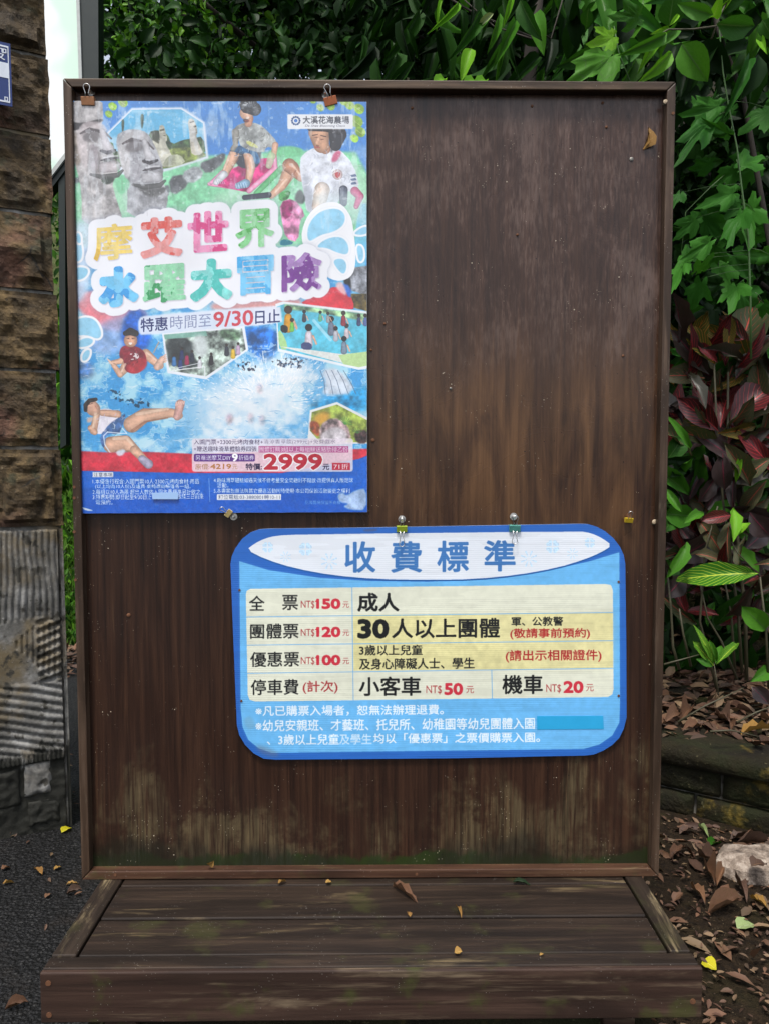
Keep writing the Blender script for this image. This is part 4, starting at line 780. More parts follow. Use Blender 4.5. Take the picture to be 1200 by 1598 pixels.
def with_mat(me, m):
    k = (me.name, m.name)
    if k not in _mm: c = me.copy(); c.materials.clear(); c.materials.append(m); _mm[k] = c
    return _mm[k]
def leaf_mw(B, T, width, tilt=0., nrm=None, sink=0.):
    B = Vector(B); T = Vector(T); y = (T-B); L = y.length; y = y/L
    nd = Vector(nrm) if nrm is not None else (Vector(CAM)-B).normalized()
    nd = (nd-y*nd.dot(y)).normalized(); nd = Matrix.Rotation(tilt, 3, y) @ nd; x = y.cross(nd)
    M3 = Matrix((x*width, y*L, nd*L)).transposed(); return Matrix.Translation(B) @ M3.to_4x4()
def place_leaf(parent, me, m, B, T, width, tilt=0., nrm=None, name='leaf'):
    o = link(name, with_mat(me, m), parent, leaf_mw(B, T, width, tilt, nrm)); return o
def px_leaf(parent, me, m, b, t, wpx, Y, dy=0., tilt=0., name='leaf', nrm=None):
    B, T = at_y(b[0], b[1], Y), at_y(t[0], t[1], Y+dy); return place_leaf(parent, me, m, B, T, wpx*(Y-CAM[1])/FPX, tilt, nrm, name)
def foliage_mesh(name, P, D, Nn, L, Wd, tone, m, parent=None, kind='stuff'):
    """many folded leaves in one mesh; arrays of base, direction, normal, length, width"""
    n = len(P); X = np.cross(D, Nn); X /= np.linalg.norm(X, axis=1)[:, None]+1e-9; L = L[:, None]; W2 = Wd[:, None]*.5
    v = np.stack([P, P+D*L*.28+X*W2*.85+Nn*W2*.25, P+D*L*.62+X*W2*.8+Nn*W2*.2, P+D*L-Nn*L*.12, P+D*L*.62-X*W2*.8+Nn*W2*.2, P+D*L*.28-X*W2*.85+Nn*W2*.25], 1).reshape(-1, 3)
    og = np.array(wloc(parent)) if parent is not None else np.zeros(3)
    me = bpy.data.meshes.new(name); me.vertices.add(n*6); me.vertices.foreach_set('co', (v-og).ravel())
    b = np.arange(n)[:, None]*6; lo = (b+np.array([[0, 1, 2, 3, 0, 3, 4, 5]])).ravel(); me.loops.add(n*8); me.loops.foreach_set('vertex_index', lo)
    me.polygons.add(n*2); me.polygons.foreach_set('loop_start', np.arange(n*2)*4); me.update(calc_edges=True)
    a = me.attributes.new('tone', 'FLOAT', 'POINT'); a.data.foreach_set('value', np.repeat(tone, 6).astype(np.float32)); me.materials.append(m); me.validate()
    o = bpy.data.objects.new(name, me); C.objects.link(o); o.parent = parent
    if kind: o['kind'] = kind
    return o
def rdirs(n, down=0., front=0., rs=RS):
    d = rs.normal(size=(n, 3)); d[:, 2] -= down; d[:, 1] -= front; return d/np.linalg.norm(d, axis=1)[:, None]
def rnorm(D, rs=RS, front=.8, up=.6):
    q = rs.normal(size=D.shape)*.7; q[:, 1] -= front; q[:, 2] += up; q -= D*(q*D).sum(1)[:, None]; return q/np.linalg.norm(q, axis=1)[:, None]
# ------------------------------------------------------------ the stone pillar on the left
PC, PL_ = at_z(112, 1288, 0), at_z(0, 1311, 0)
pu = (PL_-PC)[:2]; pu = pu/np.linalg.norm(pu); pn = np.array([-pu[1], pu[0]])
if pn[1] > 0: pn = -pn
def pil(s, z, h=0.):
    """point on the pillar face: s along the face from the corner, z up, h out of the face"""
    s = s+.020*z/2.9
    return (PC[0]+pu[0]*s+pn[0]*h, PC[1]+pu[1]*s+pn[1]*h, z)
zc = [float(at_y(112, y, PC[1])[2]) for y in (1288, 822, 699, 580, 458, 338, 216, 92, -40, -170)]
pillar = empty('stone_pillar', (PC[0], PC[1], 0), 'brown rough stone pillar with ribbed cement foot at the left edge', 'pillar')
m = MB(); m.hexa([pil(.004, 0, -.003), pil(.62, 0, -.003), pil(.62, 0, -.4), pil(.004, 0, -.4)], [pil(.004, zc[-1], -.003), pil(.62, zc[-1], -.003), pil(.62, zc[-1], -.4), pil(.004, zc[-1], -.4)]); m.build('mortar_core', M['mortar'], pillar)
def stone_block(s0, s1, z0, z1, seed, mt, parent, name='stone', org=pil, raise_=.04, marg=.034, depth=.12, nu=31, nv=17, ang=0., flat=False):
    m = MB(); rs = random.Random(seed); g = .006; s0 += g; s1 -= g; z0 += g; z1 -= g; jit = [rs.uniform(-.012, .012) for _ in range(8)]
    def fn(u, v):
        s = s0+(s1-s0)*u; z = z0+(z1-z0)*v; e = min((s-s0)/(marg*1.0), (s1-s)/(marg*.9), (z-z0)/(marg*.8), (z1-z)/(marg*.8)); e += .55*nz(s, z, seed, 9)+.3*nz(s, z, seed, 26)
        k = max(0, min(1, (e-.55)*2.6)); k = k*k*(3-2*k); h = .003+k*raise_*(.55+.9*nz(s*1.3, z*1.3, seed*3, 7)+.45*nz(s, z, seed*3, 22))+.006*nz(s, z, seed, 45)+.003*nz(s, z, seed, 90)
        if u in (0, 1): s += .004*nz(0, z, seed+u*5, 20); h *= .6
        return org(s, z+ang*s+(.003*nz(s, 0, seed+v, 18) if v in (0, 1) else 0), h)
    m.grid(nu, nv, fn); n0 = len(m.v)
    ring = [i for i in range(nu)]+[j*nu+nu-1 for j in range(1, nv)]+[(nv-1)*nu+i for i in range(nu-2, -1, -1)]+[j*nu for j in range(nv-2, 0, -1)]
    def back(i):
        u = (i % nu)/(nu-1); v = (i//nu)/(nv-1); return org(s0+(s1-s0)*u, z0+(z1-z0)*v+ang*(s0+(s1-s0)*u), -depth)
    bk = [back(i) for i in ring]; k = len(ring); m.v += [tuple(map(float, b)) for b in bk]
    for i in range(k): m.f.append((ring[i], n0+i, n0+(i+1) % k, ring[(i+1) % k]))
    m.f.append(tuple(n0+i for i in range(k)))
    o = m.build(name, mt, parent, smooth=not flat); return o
wid = [(.22, .6), (.6,), (.44, .6), (.26, .6), (.6,), (.30, .6), (.5, .6), (.6,)]
for k in range(1, len(zc)-1):
    s = -.006+.006*math.sin(k*3.7)
    cuts = {1: (.205, .62), 2: (.40, .62), 3: (.35, .62), 4: (.45, .62), 5: (.38, .62), 6: (.42, .62), 7: (.33, .62), 8: (.4, .62)}[k]
    for j, e in enumerate(cuts):
        stone_block(s, e, zc[k], zc[k+1], k*7+j, M['stone'], pillar, raise_=.024+.006*math.sin(k*2.1), nu=37, nv=21, flat=True); s = e
# ribbed cement foot
def cem(u, v):
    s = .018+u*.58; z = v*(zc[1]-.004); H = zc[1]; t = z/H; h = .006*nz(s, z, 0, 9); wob = .012*nz(s, z, 4, 6)
    if t > .70+.03*nz(s, 0, 1, 5): h += .010*abs(math.sin((s+wob+.12*max(0, s-.14)*(1 if t > .85 else 0)*(t-.85)*8)*math.pi/.019))**.7*(1 if s < .42 else .4)
    elif t > .50:
        patch = nz(s, z, 8, 6); h += .008 if patch > -.05 else .009*abs(math.sin((s+wob)*math.pi/.017))
        if s < .09: h += .007*math.sin((z+.35*s+wob)*math.pi*2/.030)
    elif t > .265: h += .013*abs(math.sin((z-.30*s+wob*.6)*math.pi/.028))**.6
    elif t > .235: h += .006+.007*abs(math.sin(s*math.pi/.014))
    else: h += .007*nz(s, z, 2, 16)+.004*nz(s, z, 5, 40)+.010*max(0, nz(s, z, 1, 7))
    if v == 1: h -= .02
    return pil(s, z, h+.004)
m = MB(); m.grid(150, 190, cem); m.build('ribbed_cement', M['cement'], pillar, smooth=True)
for a0, a1, b0, b1, sd in ((.055, .150, .125, .245, 41), (.152, .30, .10, .235, 42), (.03, .14, .02, .115, 43)): stone_block(a0, a1, b0, b1, sd, M['mortar'] if sd == 41 else M['cement'], pillar, 'cement_slab', lambda s, z, h=0.: pil(s, z, h+.004), .010, .010, .02, 19, 15)
m = MB(); m.grid(3, 60, lambda u, v: pil(.0+.011*u, v*zc[1]*.995, .010+.004*nz(0, v*8, u, 3)+.003*(u == 1)))
m.grid(3, 60, lambda u, v: pil(.0+.001*u, v*zc[1]*.995, .010-.16*u+.004*nz(0, v*8, 0, 3))); m.build('edge_strip', M['cement'], pillar, smooth=False)
# house number plate hanging on the pillar
zt, zb = float(at_y(16, 82, PC[1]-.06)[2]), float(at_y(16, 178, PC[1]-.06)[2])
e = 18/112.
off = .062; sA = min(np.linspace(.0, .4, 400), key=lambda s: abs(to_px(pil(s, (zt+zb)/2, off))[0]-18))
plate = empty('address_plate', pil(sA+.13, (zt+zb)/2, off), 'blue and white enamel address plate cut off at the left edge of the stone pillar', 'address plate')
def plateface(name, mt, a0, a1, z0, z1, h, th=.0015):
    m = MB(); m.hexa([pil(a0, z0, h), pil(a1, z0, h), pil(a1, z0, h-th), pil(a0, z0, h-th)], [pil(a0, z1, h), pil(a1, z1, h), pil(a1, z1, h-th), pil(a0, z1, h-th)]); return m.build(name, mt, plate)
M['pblue'] = plain('enamel_blue', (.012, .030, .14), .25, 0, .1, 10); M['pwhite'] = plain('enamel_white', (.62, .66, .72), .3, 0, .08, 30)
plateface('plate', M['pblue'], sA, sA+.26, zb, zt, off, .003)
H_ = zt-zb; plateface('white_band', M['pwhite'], sA+.008, sA+.25, zb+.44*H_, zb+.68*H_, off+.001)
for a0, a1, b0, b1 in ((.006, .0085, .05, .95), (.0085, .25, .05, .075), (.0085, .25, .925, .95)): plateface('border_line', M['pwhite'], sA+a0, sA+a1, zb+b0*H_, zb+b1*H_, off+.0012)
for zz in (.10, .86):
    for a0, a1, b0, b1 in ((.012, .022, 0, .012), (.012, .022, .055, .067), (.012, .0145, .012, .055), (.0195, .022, .012, .055)): plateface('corner_motif', M['pwhite'], sA+a0, sA+a1, zb+(zz-.03+b0)*H_, zb+(zz-.03+b1)*H_, off+.0014)
vs, ts = glyph_tris('段'); lo, hi = vs.min(0), vs.max(0); q = (vs-lo)/(hi-lo); m = MB()
m.add([pil(sA+.058-.042*a, zb+(.715+.19*b)*H_, off+.0016) for a, b in q], [tuple(t) for t in ts]); m.build('character', M['pwhite'], plate)

# ------------------------------------------------------------ white notice panel in a green steel frame, far left
YI = 2.35
ib = empty('information_board', at_y(95, 690, YI), 'white panel in dark green steel frame seen between stone pillar and wooden board', 'information board')
def slab(name, quad, y0, y1, mt, parent, bevel=0):
    m = MB(); a = [at_y(x, y, y0) for x, y in quad]; b = [(p[0], y1, p[2]) for p in a]; n = len(a)
    m.add(a+b, [tuple(range(n)), tuple(range(2*n-1, n-1, -1))]+[(i, n+i, n+(i+1) % n, (i+1) % n) for i in range(n)]); return m.build(name, mt, parent, bevel=bevel)
def mat_white():
    n = N('printed_white_panel'); p = n.obj; k = n.noise(n.map(p, (1, 1, 1), (1.3, 0, 2.1)), 3.1, 2, .4)
    c = n.mix(n.mrange(k, .5, .6), (.82, .84, .83), (.62, .80, .68)); c = n.mix(n.mrange(n.noise(n.map(p, (1, 1, 1), (7, 2, 1)), 3.3, 2, .4), .52, .62), c, (.84, .62, .64)); n.col(c); n.rough(.5); return n.m
slab('panel', [(40, -60), (119, -60), (124, 120), (128, 205), (104, 234), (60, 300)], YI, YI+.03, mat_white(), ib)
slab('bottom_rail', [(136, 203), (140, 214), (66, 312), (56, 302)], YI-.02, YI+.05, M['greenpaint'], ib)
slab('bottom_lip', [(128, 203), (131, 208), (60, 301), (56, 296)], YI-.035, YI-.021, M['palepaint'], ib)
slab('side_lip', [(117, -60), (122, -60), (128, 125), (130, 200), (126, 200), (123, 125)], YI-.03, YI-.002, M['palepaint'], ib)
slab('post', [(123, -70), (153, -70), (156, 640), (134, 640)], YI-.02, YI+.06, M['greenpaint'], ib)
slab('post', [(91, 262), (101, 250), (103, 694), (94, 700)], YI-.01, YI+.05, M['greenpaint'], ib)

# ------------------------------------------------------------ the wooden platform
ZP = PLAT; yl = lambda py: float(at_z(600, py, ZP)[1])
y_f, y_1, y_2, y_3 = -.312, yl(1489.5), yl(1432.5), yl(1381)
xo = lambda py, a, b: float(at_z(a, py, ZP)[0])
plat = empty('wooden_platform', (0, -.02, 0), 'low dark weathered plank platform under the notice board', 'platform')
g = .0022; XL0, XL1 = -.579, -.532; XR0, XR1 = .585, .545
def plank(name, x0, x1, y0, y1, mt, z1=ZP, th=.024, dz=0.): 
    m = MB(); m.box(x0, x1, y0, y1, z1-th, z1+dz); return m.build(name, mt, plat, bevel=.003)
plank('plank', XL1+g, XR1-g, y_2+g, y_3-g, M['deck']); plank('plank', XL1+g, XR1-g, y_1+g, y_2-g, M['deck'], ZP-.0012)
plank('plank', XL1+g, XR1-g, y_3+g, y_3+.105, M['deck'], ZP-.001); plank('plank', XL1+g, XR1-g, y_3+.105+2*g, y_3+.22, M['deck'])
plank('front_rail', XL0, XR0, y_f+.0105, y_1-g, M['deck'], ZP+.0006)
plank('side_rail', XL0, XL1-g, y_1+g, y_3+.22, M['deck_side'], ZP+.0004); plank('side_rail', XR1+g, XR0, y_1+g, y_3+.22, M['deck_side'], ZP+.0004)
zf = float(at_y(900, 1591, y_f)[2])
m = MB(); m.box(XL0, XR0+.002, y_f-.001, y_f+.010, zf, ZP+.0002); m.build('fascia', M['fascia'], plat, bevel=.0025)
for sx in (XL0, XR0-.022):
    m = MB(); m.box(sx, sx+.022, y_f+.0225, y_3+.22, zf, ZP-.0275); m.build('side_fascia', M['fascia'], plat, bevel=.0025)
for sx in (-.5, .44):
    for sy in (-.22, .12):
        m = MB(); m.box(sx, sx+.06, sy, sy+.06, 0, zf+.09); m.build('leg', M['fascia'], plat, bevel=.003)
m = MB(); m.box(-.54, .54, -.20, .16, 0, zf-.03); m.build('plinth_block', M['mossy'], plat, bevel=.006)
for x, zz in ((-.564, .012), (-.564, -.046), (.57, -.03)):
    m = MB(); m.tube([(x, y_f-.0022, ZP-.03+zz), (x, y_f-.001, ZP-.03+zz)], .005, 10); m.build('nail_hole', M['rust'], plat)

# ------------------------------------------------------------ the notice board
HB = 1.6669; Wb = .62; Z0 = PLAT; fw = .0175
board = empty('notice_board', (0, 0, Z0), 'large framed dark brown plywood notice board standing on the platform', 'notice board')
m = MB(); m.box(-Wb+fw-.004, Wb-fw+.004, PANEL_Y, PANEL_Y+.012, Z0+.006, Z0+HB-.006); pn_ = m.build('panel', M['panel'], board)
def miter(name, pts_out, pts_in, mt):
    # a frame member with mitred ends: outer and inner edges given in x, z
    (a, b), (d, c_) = pts_out, pts_in; m = MB(); y0, y1 = 0., .052
    m.hexa([(a[0], y0, a[1]), (b[0], y0, b[1]), (c_[0], y0, c_[1]), (d[0], y0, d[1])], [(a[0], y1, a[1]), (b[0], y1, b[1]), (c_[0], y1, c_[1]), (d[0], y1, d[1])])
    return m.build(name, mt, board, bevel=.002)
e = .0006; zt_ = Z0+HB; f2 = .0155
miter('top_rail', [(-Wb+e, zt_), (Wb-e, zt_)], [(-Wb+fw+e, zt_-fw), (Wb-fw-e, zt_-fw)], M['frame_h'])
miter('bottom_rail', [(-Wb+e, Z0+.0005), (Wb-e, Z0+.0005)], [(-Wb+fw+e, Z0+.019), (Wb-fw-e, Z0+.019)], M['frame_b'])
miter('stile', [(-Wb, Z0), (-Wb, zt_-e)], [(-Wb+fw, Z0+.019+e), (-Wb+fw, zt_-fw-e)], M['frame'])
miter('stile', [(Wb, Z0), (Wb, zt_-e)], [(Wb-fw, Z0+.019+e), (Wb-fw, zt_-fw-e)], M['frame'])
for x in (-.5, .45):
    m = MB(); m.box(x, x+.05, .054, .104, Z0+.0, zt_-.05); m.build('back_post', M['fascia'], board)
M['dullmetal'] = plain('dull_steel', (.20, .19, .17), .55, .6, .3, 200)
def disc(x, z, r, y, mt, name, parent, h=.002, n=12, dome=0.):
    m = MB(); m.tube([(x, y, z), (x, y-h, z), (x, y-h-dome-.0002, z)] if dome else [(x, y, z), (x, y-h, z)], [r, r, r*.45] if dome else r, n); return m.build(name, mt, parent, smooth=False)
PY = PANEL_Y
def ppx(x, y, Y=PY): return at_y(x, y, Y)
for x, y in ((985, 248), (600, 505), (703, 606), (972, 555), (807, 366), (201, 960), (582, 687), (643, 168), (579, 546), (946, 198), (940, 160), (830, 165)):
    q = ppx(x, y); disc(q[0], q[2], .0028 if x not in (985, 201, 582) else .0042, PY, M['rust'] if x not in (985, 703) else M['dullmetal'], 'nail', board, .0015, 10, .001)
for x, y in ((1050, 176), (118, 905), (116, 830), (116, 777), (116, 760), (650, 1365), (180, 1366)):
    q = at_y(x, y, 0); disc(q[0], q[2], .0032, .0002, M['rust'], 'nail', board, .0012, 10)
def screw(x, y, r=.007, eye=False):
    q = ppx(x, y); m = MB(); m.tube([(q[0], PY, q[2]), (q[0], PY-.002, q[2])], r*1.35, 16); m.tube([(q[0], PY-.002, q[2]), (q[0], PY-.012, q[2]), (q[0], PY-.0135, q[2])], [r*.62, r*.62, r*.35], 10)
    return m.build('screw', M['metal'], board)
for x, y in ((143, 143), (508, 147), (365, 806), (627, 810), (801, 806)): screw(x, y, .0058)

# printed sheets
pc = paint_poster(); im = pc.image('poster_print')
def mat_print(name, im, film):
    n = N(name); t = n.t.nodes.new('ShaderNodeTexImage'); t.image = im; t.interpolation = 'Cubic'; n.L(n.uvs, t.inputs[0])
    p = n.obj
    if film:
        c = n.mix(1., t.outputs[0], (.90, .90, .90), 'MULTIPLY'); n.col(c); n.rough(.42)
        w1 = n.noise(n.map(p, (30, 30, 6)), 1, 5, .6, 1.8); w2 = n.noise(n.map(p, (60, 60, 26)), 1, 4, .6, 2.2); r1 = n.math('ABSOLUTE', n.math('SUBTRACT', w1, .5)); r2 = n.math('ABSOLUTE', n.math('SUBTRACT', w2, .5))
        sx, sy, sz = n.sep(p); up = n.mrange(sz, .42, .62, .25, 1.)
        h = n.math('MULTIPLY', n.math('ADD', n.math('MULTIPLY', r1, 1.2), r2), up)
        bn = n.t.nodes.new('ShaderNodeBump'); n.L(h, bn.inputs['Height']); bn.inputs['Strength'].default_value = .9; bn.inputs['Distance'].default_value = .011
        n.b.inputs['Coat Weight'].default_value = .9; n.b.inputs['Coat Roughness'].default_value = .12; n.L(bn.outputs[0], n.b.inputs['Coat Normal'])
        n.bump(h, .35, .003)
    else:
        c = n.mix(1., t.outputs[0], (.92, .92, .92), 'MULTIPLY'); n.col(c); n.rough(.38)
        sx, sy, sz = n.sep(p); fl = n.math('SINE', n.math('MULTIPLY', sz, 2*math.pi/.0042)); n.bump(n.math('ADD', fl, n.math('MULTIPLY', n.noise(p, 12, 3), 3.)), .12, .0006)
    return n.m
def sheet(name, outline, can, y, th, mt, side, label, cat, wav=0., nx=1, ny=1):
    P = [at_y(a, b, y) for a, b in outline]; c0 = np.mean(P, 0); me = bpy.data.meshes.new(name); n = len(P)
    if wav:
        tl, tr, br_, bl_ = P; vs = []; fs = []
        for j in range(ny+1):
            for i in range(nx+1):
                u, v = i/nx, j/ny; q = (tl*(1-u)+tr*u)*(1-v)+(bl_*(1-u)+br_*u)*v
                if j in (0, ny) or i in (0, nx): q = q+np.array([.0006*nz(u*9, v*12, 2, 2), 0, .0008*nz(u*9, v*12, 5, 2)])
                d = wav*(nz(u*2.2, v*3.0, 1)+.6*nz(u*6, v*8, 3)); edge = min(1, min(u, 1-u, v, 1-v)*6)**1.5; vs.append((q[0]-c0[0], q[1]-.0012+d*edge*.6-c0[1], q[2]-c0[2]))
        for j in range(ny):
            for i in range(nx): a = j*(nx+1)+i; fs.append((a, a+nx+1, a+nx+2, a+1))
        me.from_pydata(vs, [], fs); me.polygons.foreach_set('use_smooth', [True]*len(fs)); me.materials.append(mt); me.materials.append(side)
    else:
        vs = [tuple(p-c0) for p in P]+[(p[0]-c0[0], p[1]+th-c0[1], p[2]-c0[2]) for p in P]; me.from_pydata(vs, [], [tuple(range(n-1, -1, -1))]+[(i, (i+1) % n, n+(i+1) % n, n+i) for i in range(n)]+[tuple(range(n, 2*n))])
        me.materials.append(mt); me.materials.append(side); me.polygons[0].material_index = 0
        for p in me.polygons[1:]: p.material_index = 1
    can.uv(me, c0); o = bpy.data.objects.new(name, me); o.location = V(c0); C.objects.link(o)
    if wav:
        m2 = me.copy(); m2.name = 'backing'; m2.materials.clear(); m2.materials.append(side); b = bpy.data.objects.new('backing', m2); C.objects.link(b); b.parent = o
        for v_ in m2.vertices: v_.co.y += .0007; v_.co.x *= 1.0012; v_.co.z *= 1.0008
    tag(o, label, cat); return o
M['paper'] = plain('paper_edge', (.55, .56, .58), .5); M['paper_dark'] = plain('sign_edge', (.30, .38, .48), .5, 0, .4, 60)
poster = sheet('poster', [(112, 157), (572, 158.5), (573, 799), (128, 801)], pc, POST_Y, .0005, mat_print('poster_film', im, True), M['paper'], 'colourful laminated water park poster in the upper left of the notice board', 'poster', .0028, 30, 42)
sc_ = paint_sign(); im2 = sc_.image('price_sign_print')
outl = [(360, 880), (362, 868), (368, 855), (378, 841), (391, 831), (405, 826), (418, 825), (560, 823.5), (905, 817.5), (918, 818), (931, 822), (944, 829), (957, 840), (967, 853), (973, 866), (975.5, 880), (977, 1000), (977.5, 1120), (973, 1138), (966, 1152),
        (955, 1163), (941, 1172), (926, 1178), (912, 1179.5), (700, 1184), (430, 1186), (412, 1184.5), (396, 1176), (383, 1163), (374, 1148), (370, 1132), (367, 1060), (363, 960)]
sign = sheet('price_sign', outl, sc_, SIGN_Y, .0045, mat_print('price_sign_face', im2, False), M['paper_dark'], 'blue rounded ticket price sign with cream table clipped to the notice board', 'sign')
M['bluetape'] = plain('blue_tape', (.022, .32, .60), .35, 0, .12, 25, .2)
slab('cover_tape', [(837.5, 1118), (941, 1117.5), (942, 1138), (838, 1139)], SIGN_Y-.0008, SIGN_Y-.0002, M['bluetape'], sign)
M['graytape'] = plain('pale_blue_tape', (.30, .46, .72), .4, 0, .1, 25)
slab('cover_tape', [(237, 769), (278, 768), (278, 779), (238, 779)], POST_Y-.0052, POST_Y-.0046, M['graytape'], poster)
for x, y in ((374, 921), (377, 1094), (965, 908), (965, 1086)):
    q = at_y(x, y, SIGN_Y); disc(q[0], q[2], .0026, SIGN_Y-.0002, M['rust'], 'nail', sign, .0012, 10)

# binder clips
def clip(x, y, s, col, label, rot=0., handle='up', hy=None, Yc=None):
    q = ppx(x, y, PY-.012 if Yc is None else Yc); M['c'+label] = plain('clip_enamel', col, .35, .25, .25, 120)
    r = empty('binder_clip', q, label, 'binder clip', 'binder clips on the notice board'); mt = M['c'+label]; h = s*.62
    def Rt(dx, dz): return (q[0]+dx*math.cos(rot)+dz*math.sin(rot), q[2]-dx*math.sin(rot)+dz*math.cos(rot))
    m = MB(); pr = [(-.001, .5), (-.0055, .42), (-.0010, -.5), (.0010, -.5), (.0075, .42), (.003, .5)]
    for sx in (-.5, .5):
        for py, pz in pr: X, Z = Rt(sx*s, pz*h); m.v.append((X, q[1]+py, Z))
    m.f = [tuple(range(5, -1, -1)), tuple(range(6, 12))]+[(i, (i+1) % 6, 6+(i+1) % 6, 6+i) for i in range(6)]; m.build('body', mt, r, bevel=.0007)
    for sgn, yy in (((1, -.0052),) if handle == 'up' else ((1, -.004), (-1, -.0062))):
        ln = s*.85 if sgn > 0 else (hy if hy else s); base = .40*h if sgn > 0 else -.40*h; w2 = s*.34; pts = []
        for k in range(13):
            a = math.pi*k/12; pts.append((w2*.72*math.cos(a), base*1+sgn*(ln-w2*.6+w2*.72*math.sin(a))))
        pts = [(w2*.5, base-sgn*.001), (w2*.34, base+sgn*ln*.3)]+pts+[(-w2*.34, base+sgn*ln*.3), (-w2*.5, base-sgn*.001)]
        m = MB(); m.tube([(Rt(a, b)[0], q[1]+yy-(.004 if sgn > 0 else 0)*((b-base)*sgn/ln), Rt(a, b)[1]) for a, b in pts], .00085, 6); m.build('handle', M['wire'], r, smooth=True)
    return r
clip(137.5, 157, .0265, (.42, .20, .10), 'copper brown binder clip holding the upper left corner of the poster', .02, Yc=.007)
clip(516, 157, .0262, (.50, .16, .07), 'tilted orange brown binder clip at the upper right of the poster', -.25, Yc=.007)
clip(357, 801, .017, (.72, .55, .22), 'small gold binder clip at the lower edge of the poster', -.9, Yc=.008)
clip(627, 825.5, .0225, (.36, .48, .04), 'lime green binder clip on top edge of the price sign', .0, 'both', .030)
clip(803, 824.5, .0235, (.10, .34, .29), 'teal green binder clip on top edge of the price sign', .03, 'both', .026)
cl = clip(981, 812, .017, (.66, .46, .03), 'small yellow binder clip hanging empty right of the price sign', .08)
q = ppx(980, 805); disc(q[0], q[2], .005, PY, M['rust'], 'screw', board, .006, 8)
q = ppx(981, 805); 
# snails
def snail(x, y, Y, label, s=1.):
    q = at_y(x, y, Y); r = empty('snail', q, label, 'snail'); mt = plain('snail_shell', (.42, .33, .22), .45, 0, .3, 300); m = MB(); path = []; rr = []
    for k in range(40):
        t = k/39*4.4*math.pi; R_ = .0058*s*math.exp(-.145*t); path.append((q[0]+R_*math.cos(t), Y-.003-.0035*s*(k/39), q[2]+R_*math.sin(t))); rr.append(max(.0004, .0034*s*math.exp(-.14*t)))
    m.tube(path, rr, 9); m.build('shell', mt, r, smooth=True); m = MB(); m.tube([(q[0]-.006*s, Y-.001, q[2]-.004*s), (q[0], Y-.0015, q[2]-.006*s), (q[0]+.007*s, Y-.001, q[2]-.004*s)], [.001, .0017*s, .0008], 6); m.build('foot', M['stem'], r, smooth=True)
snail(1020, 815, PY-.001, 'pale coiled snail shell on the right side of the board beside the yellow clip', .85); snail(1037, 160, .006, 'brown snail shell in the upper right corner of the board frame', .75)
# dead leaf scrap stuck to the panel
q0, q1 = ppx(1003, 232, PY-.002), ppx(1018, 198, PY-.006)
o = link('dry_leaf', with_mat(DRY[2], M['dry_gold']), None, leaf_mw(q0, q1, .009, 1.1)); tag(o, 'crumpled orange dead leaf scrap stuck high on the bare panel', 'dry leaf', 'dry leaves')

# ------------------------------------------------------------ retaining wall of mossy stone, right
wd = (WB-WA)[:2]; wd = wd/np.linalg.norm(wd); wn_ = np.array([wd[1], -wd[0]]); 
if wn_[1] > 0: wn_ = -wn_
def wal(s, z, h=0.): return (WA[0]+wd[0]*s+wn_[0]*h, WA[1]+wd[1]*s+wn_[1]*h, z)
rw = empty('retaining_wall', (WA[0], WA[1], 0), 'low dark mossy stone retaining wall holding the planted bed', 'wall')
m = MB(); m.hexa([wal(-.6, 0, -.02), wal(1.6, 0, -.02), wal(1.6, 0, -.22), wal(-.6, 0, -.22)], [wal(-.6, .24, -.02), wal(1.6, .24, -.02), wal(1.6, .24, -.22), wal(-.6, .24, -.22)]); m.build('core', M['mortar'], rw)
for a, b, z0, z1, sd in ((-.6, -.08, 0, .10, 1), (-.08, .105, .005, .10, 2), (.105, .62, 0, .10, 3), (.62, 1.6, 0, .10, 4), (-.6, -.2, .10, .20, 5), (-.2, .19, .10, .20, 6), (.19, .7, .10, .20, 7), (.7, 1.6, .10, .20, 8)):
    stone_block(a, b, z0, z1, sd, M['mossy'], rw, 'stone', wal, .016, .012, .1, 17, 7)
for a, b, sd in ((-.6, -.12, 11), (-.12, .45, 12), (.45, 1.0, 13), (1.0, 1.6, 14)):
    m = MB()
    def fn(u, v, a=a, b=b, sd=sd):
        s = a+.004+(b-a-.008)*u; prof = [(.03, .20), (.045, .215), (.045, .25), (.03, .268), (-.05, .275), (-.2, .27)]; k = v*5; i = min(4, int(k)); t = k-i; h = prof[i][0]*(1-t)+prof[i+1][0]*t; z = prof[i][1]*(1-t)+prof[i+1][1]*t
        return wal(s, z+.010*nz(s, v, sd, 7), h+.012*nz(s, v, sd+4, 9))
    m.grid(20, 11, fn); m.build('coping_stone', M['mossy'], rw, smooth=True)
# pale broken rock
rk = MB(); rc = at_z(1172, 1352, .03); import itertools
def rockpt(u, v):
    th = u*2*math.pi; ph = v*math.pi; r = 1+.25*nz(math.cos(th)*1.2, math.sin(th)*1.2, ph, 1.3)
    x = .115*math.sin(ph)*math.cos(th)*r; y = .082*math.sin(ph)*math.sin(th)*r; z = .040*math.copysign(abs(math.cos(ph))**.5, math.cos(ph))
    return (rc[0]+.012+x+.3*y*0, rc[1]+y+.02*math.cos(th*3)*.2, .034+z+.010*nz(x*25, y*25, 1)+.016*(x/.115)*.2)
rk.grid(34, 18, rockpt)
n = N('pale_broken_rock'); f = n.noise(n.obj, 26, 6, .7); n.col(n.ramp(f, [(.32, (.05, .035, .025)), (.5, (.22, .17, .13)), (.7, (.48, .41, .34))])); n.rough(.8); n.bump(f, 1., .014)
tag(rk.build('rock', n.m, origin=rc), 'pale flat broken rock among dead leaves right of the platform', 'rock')
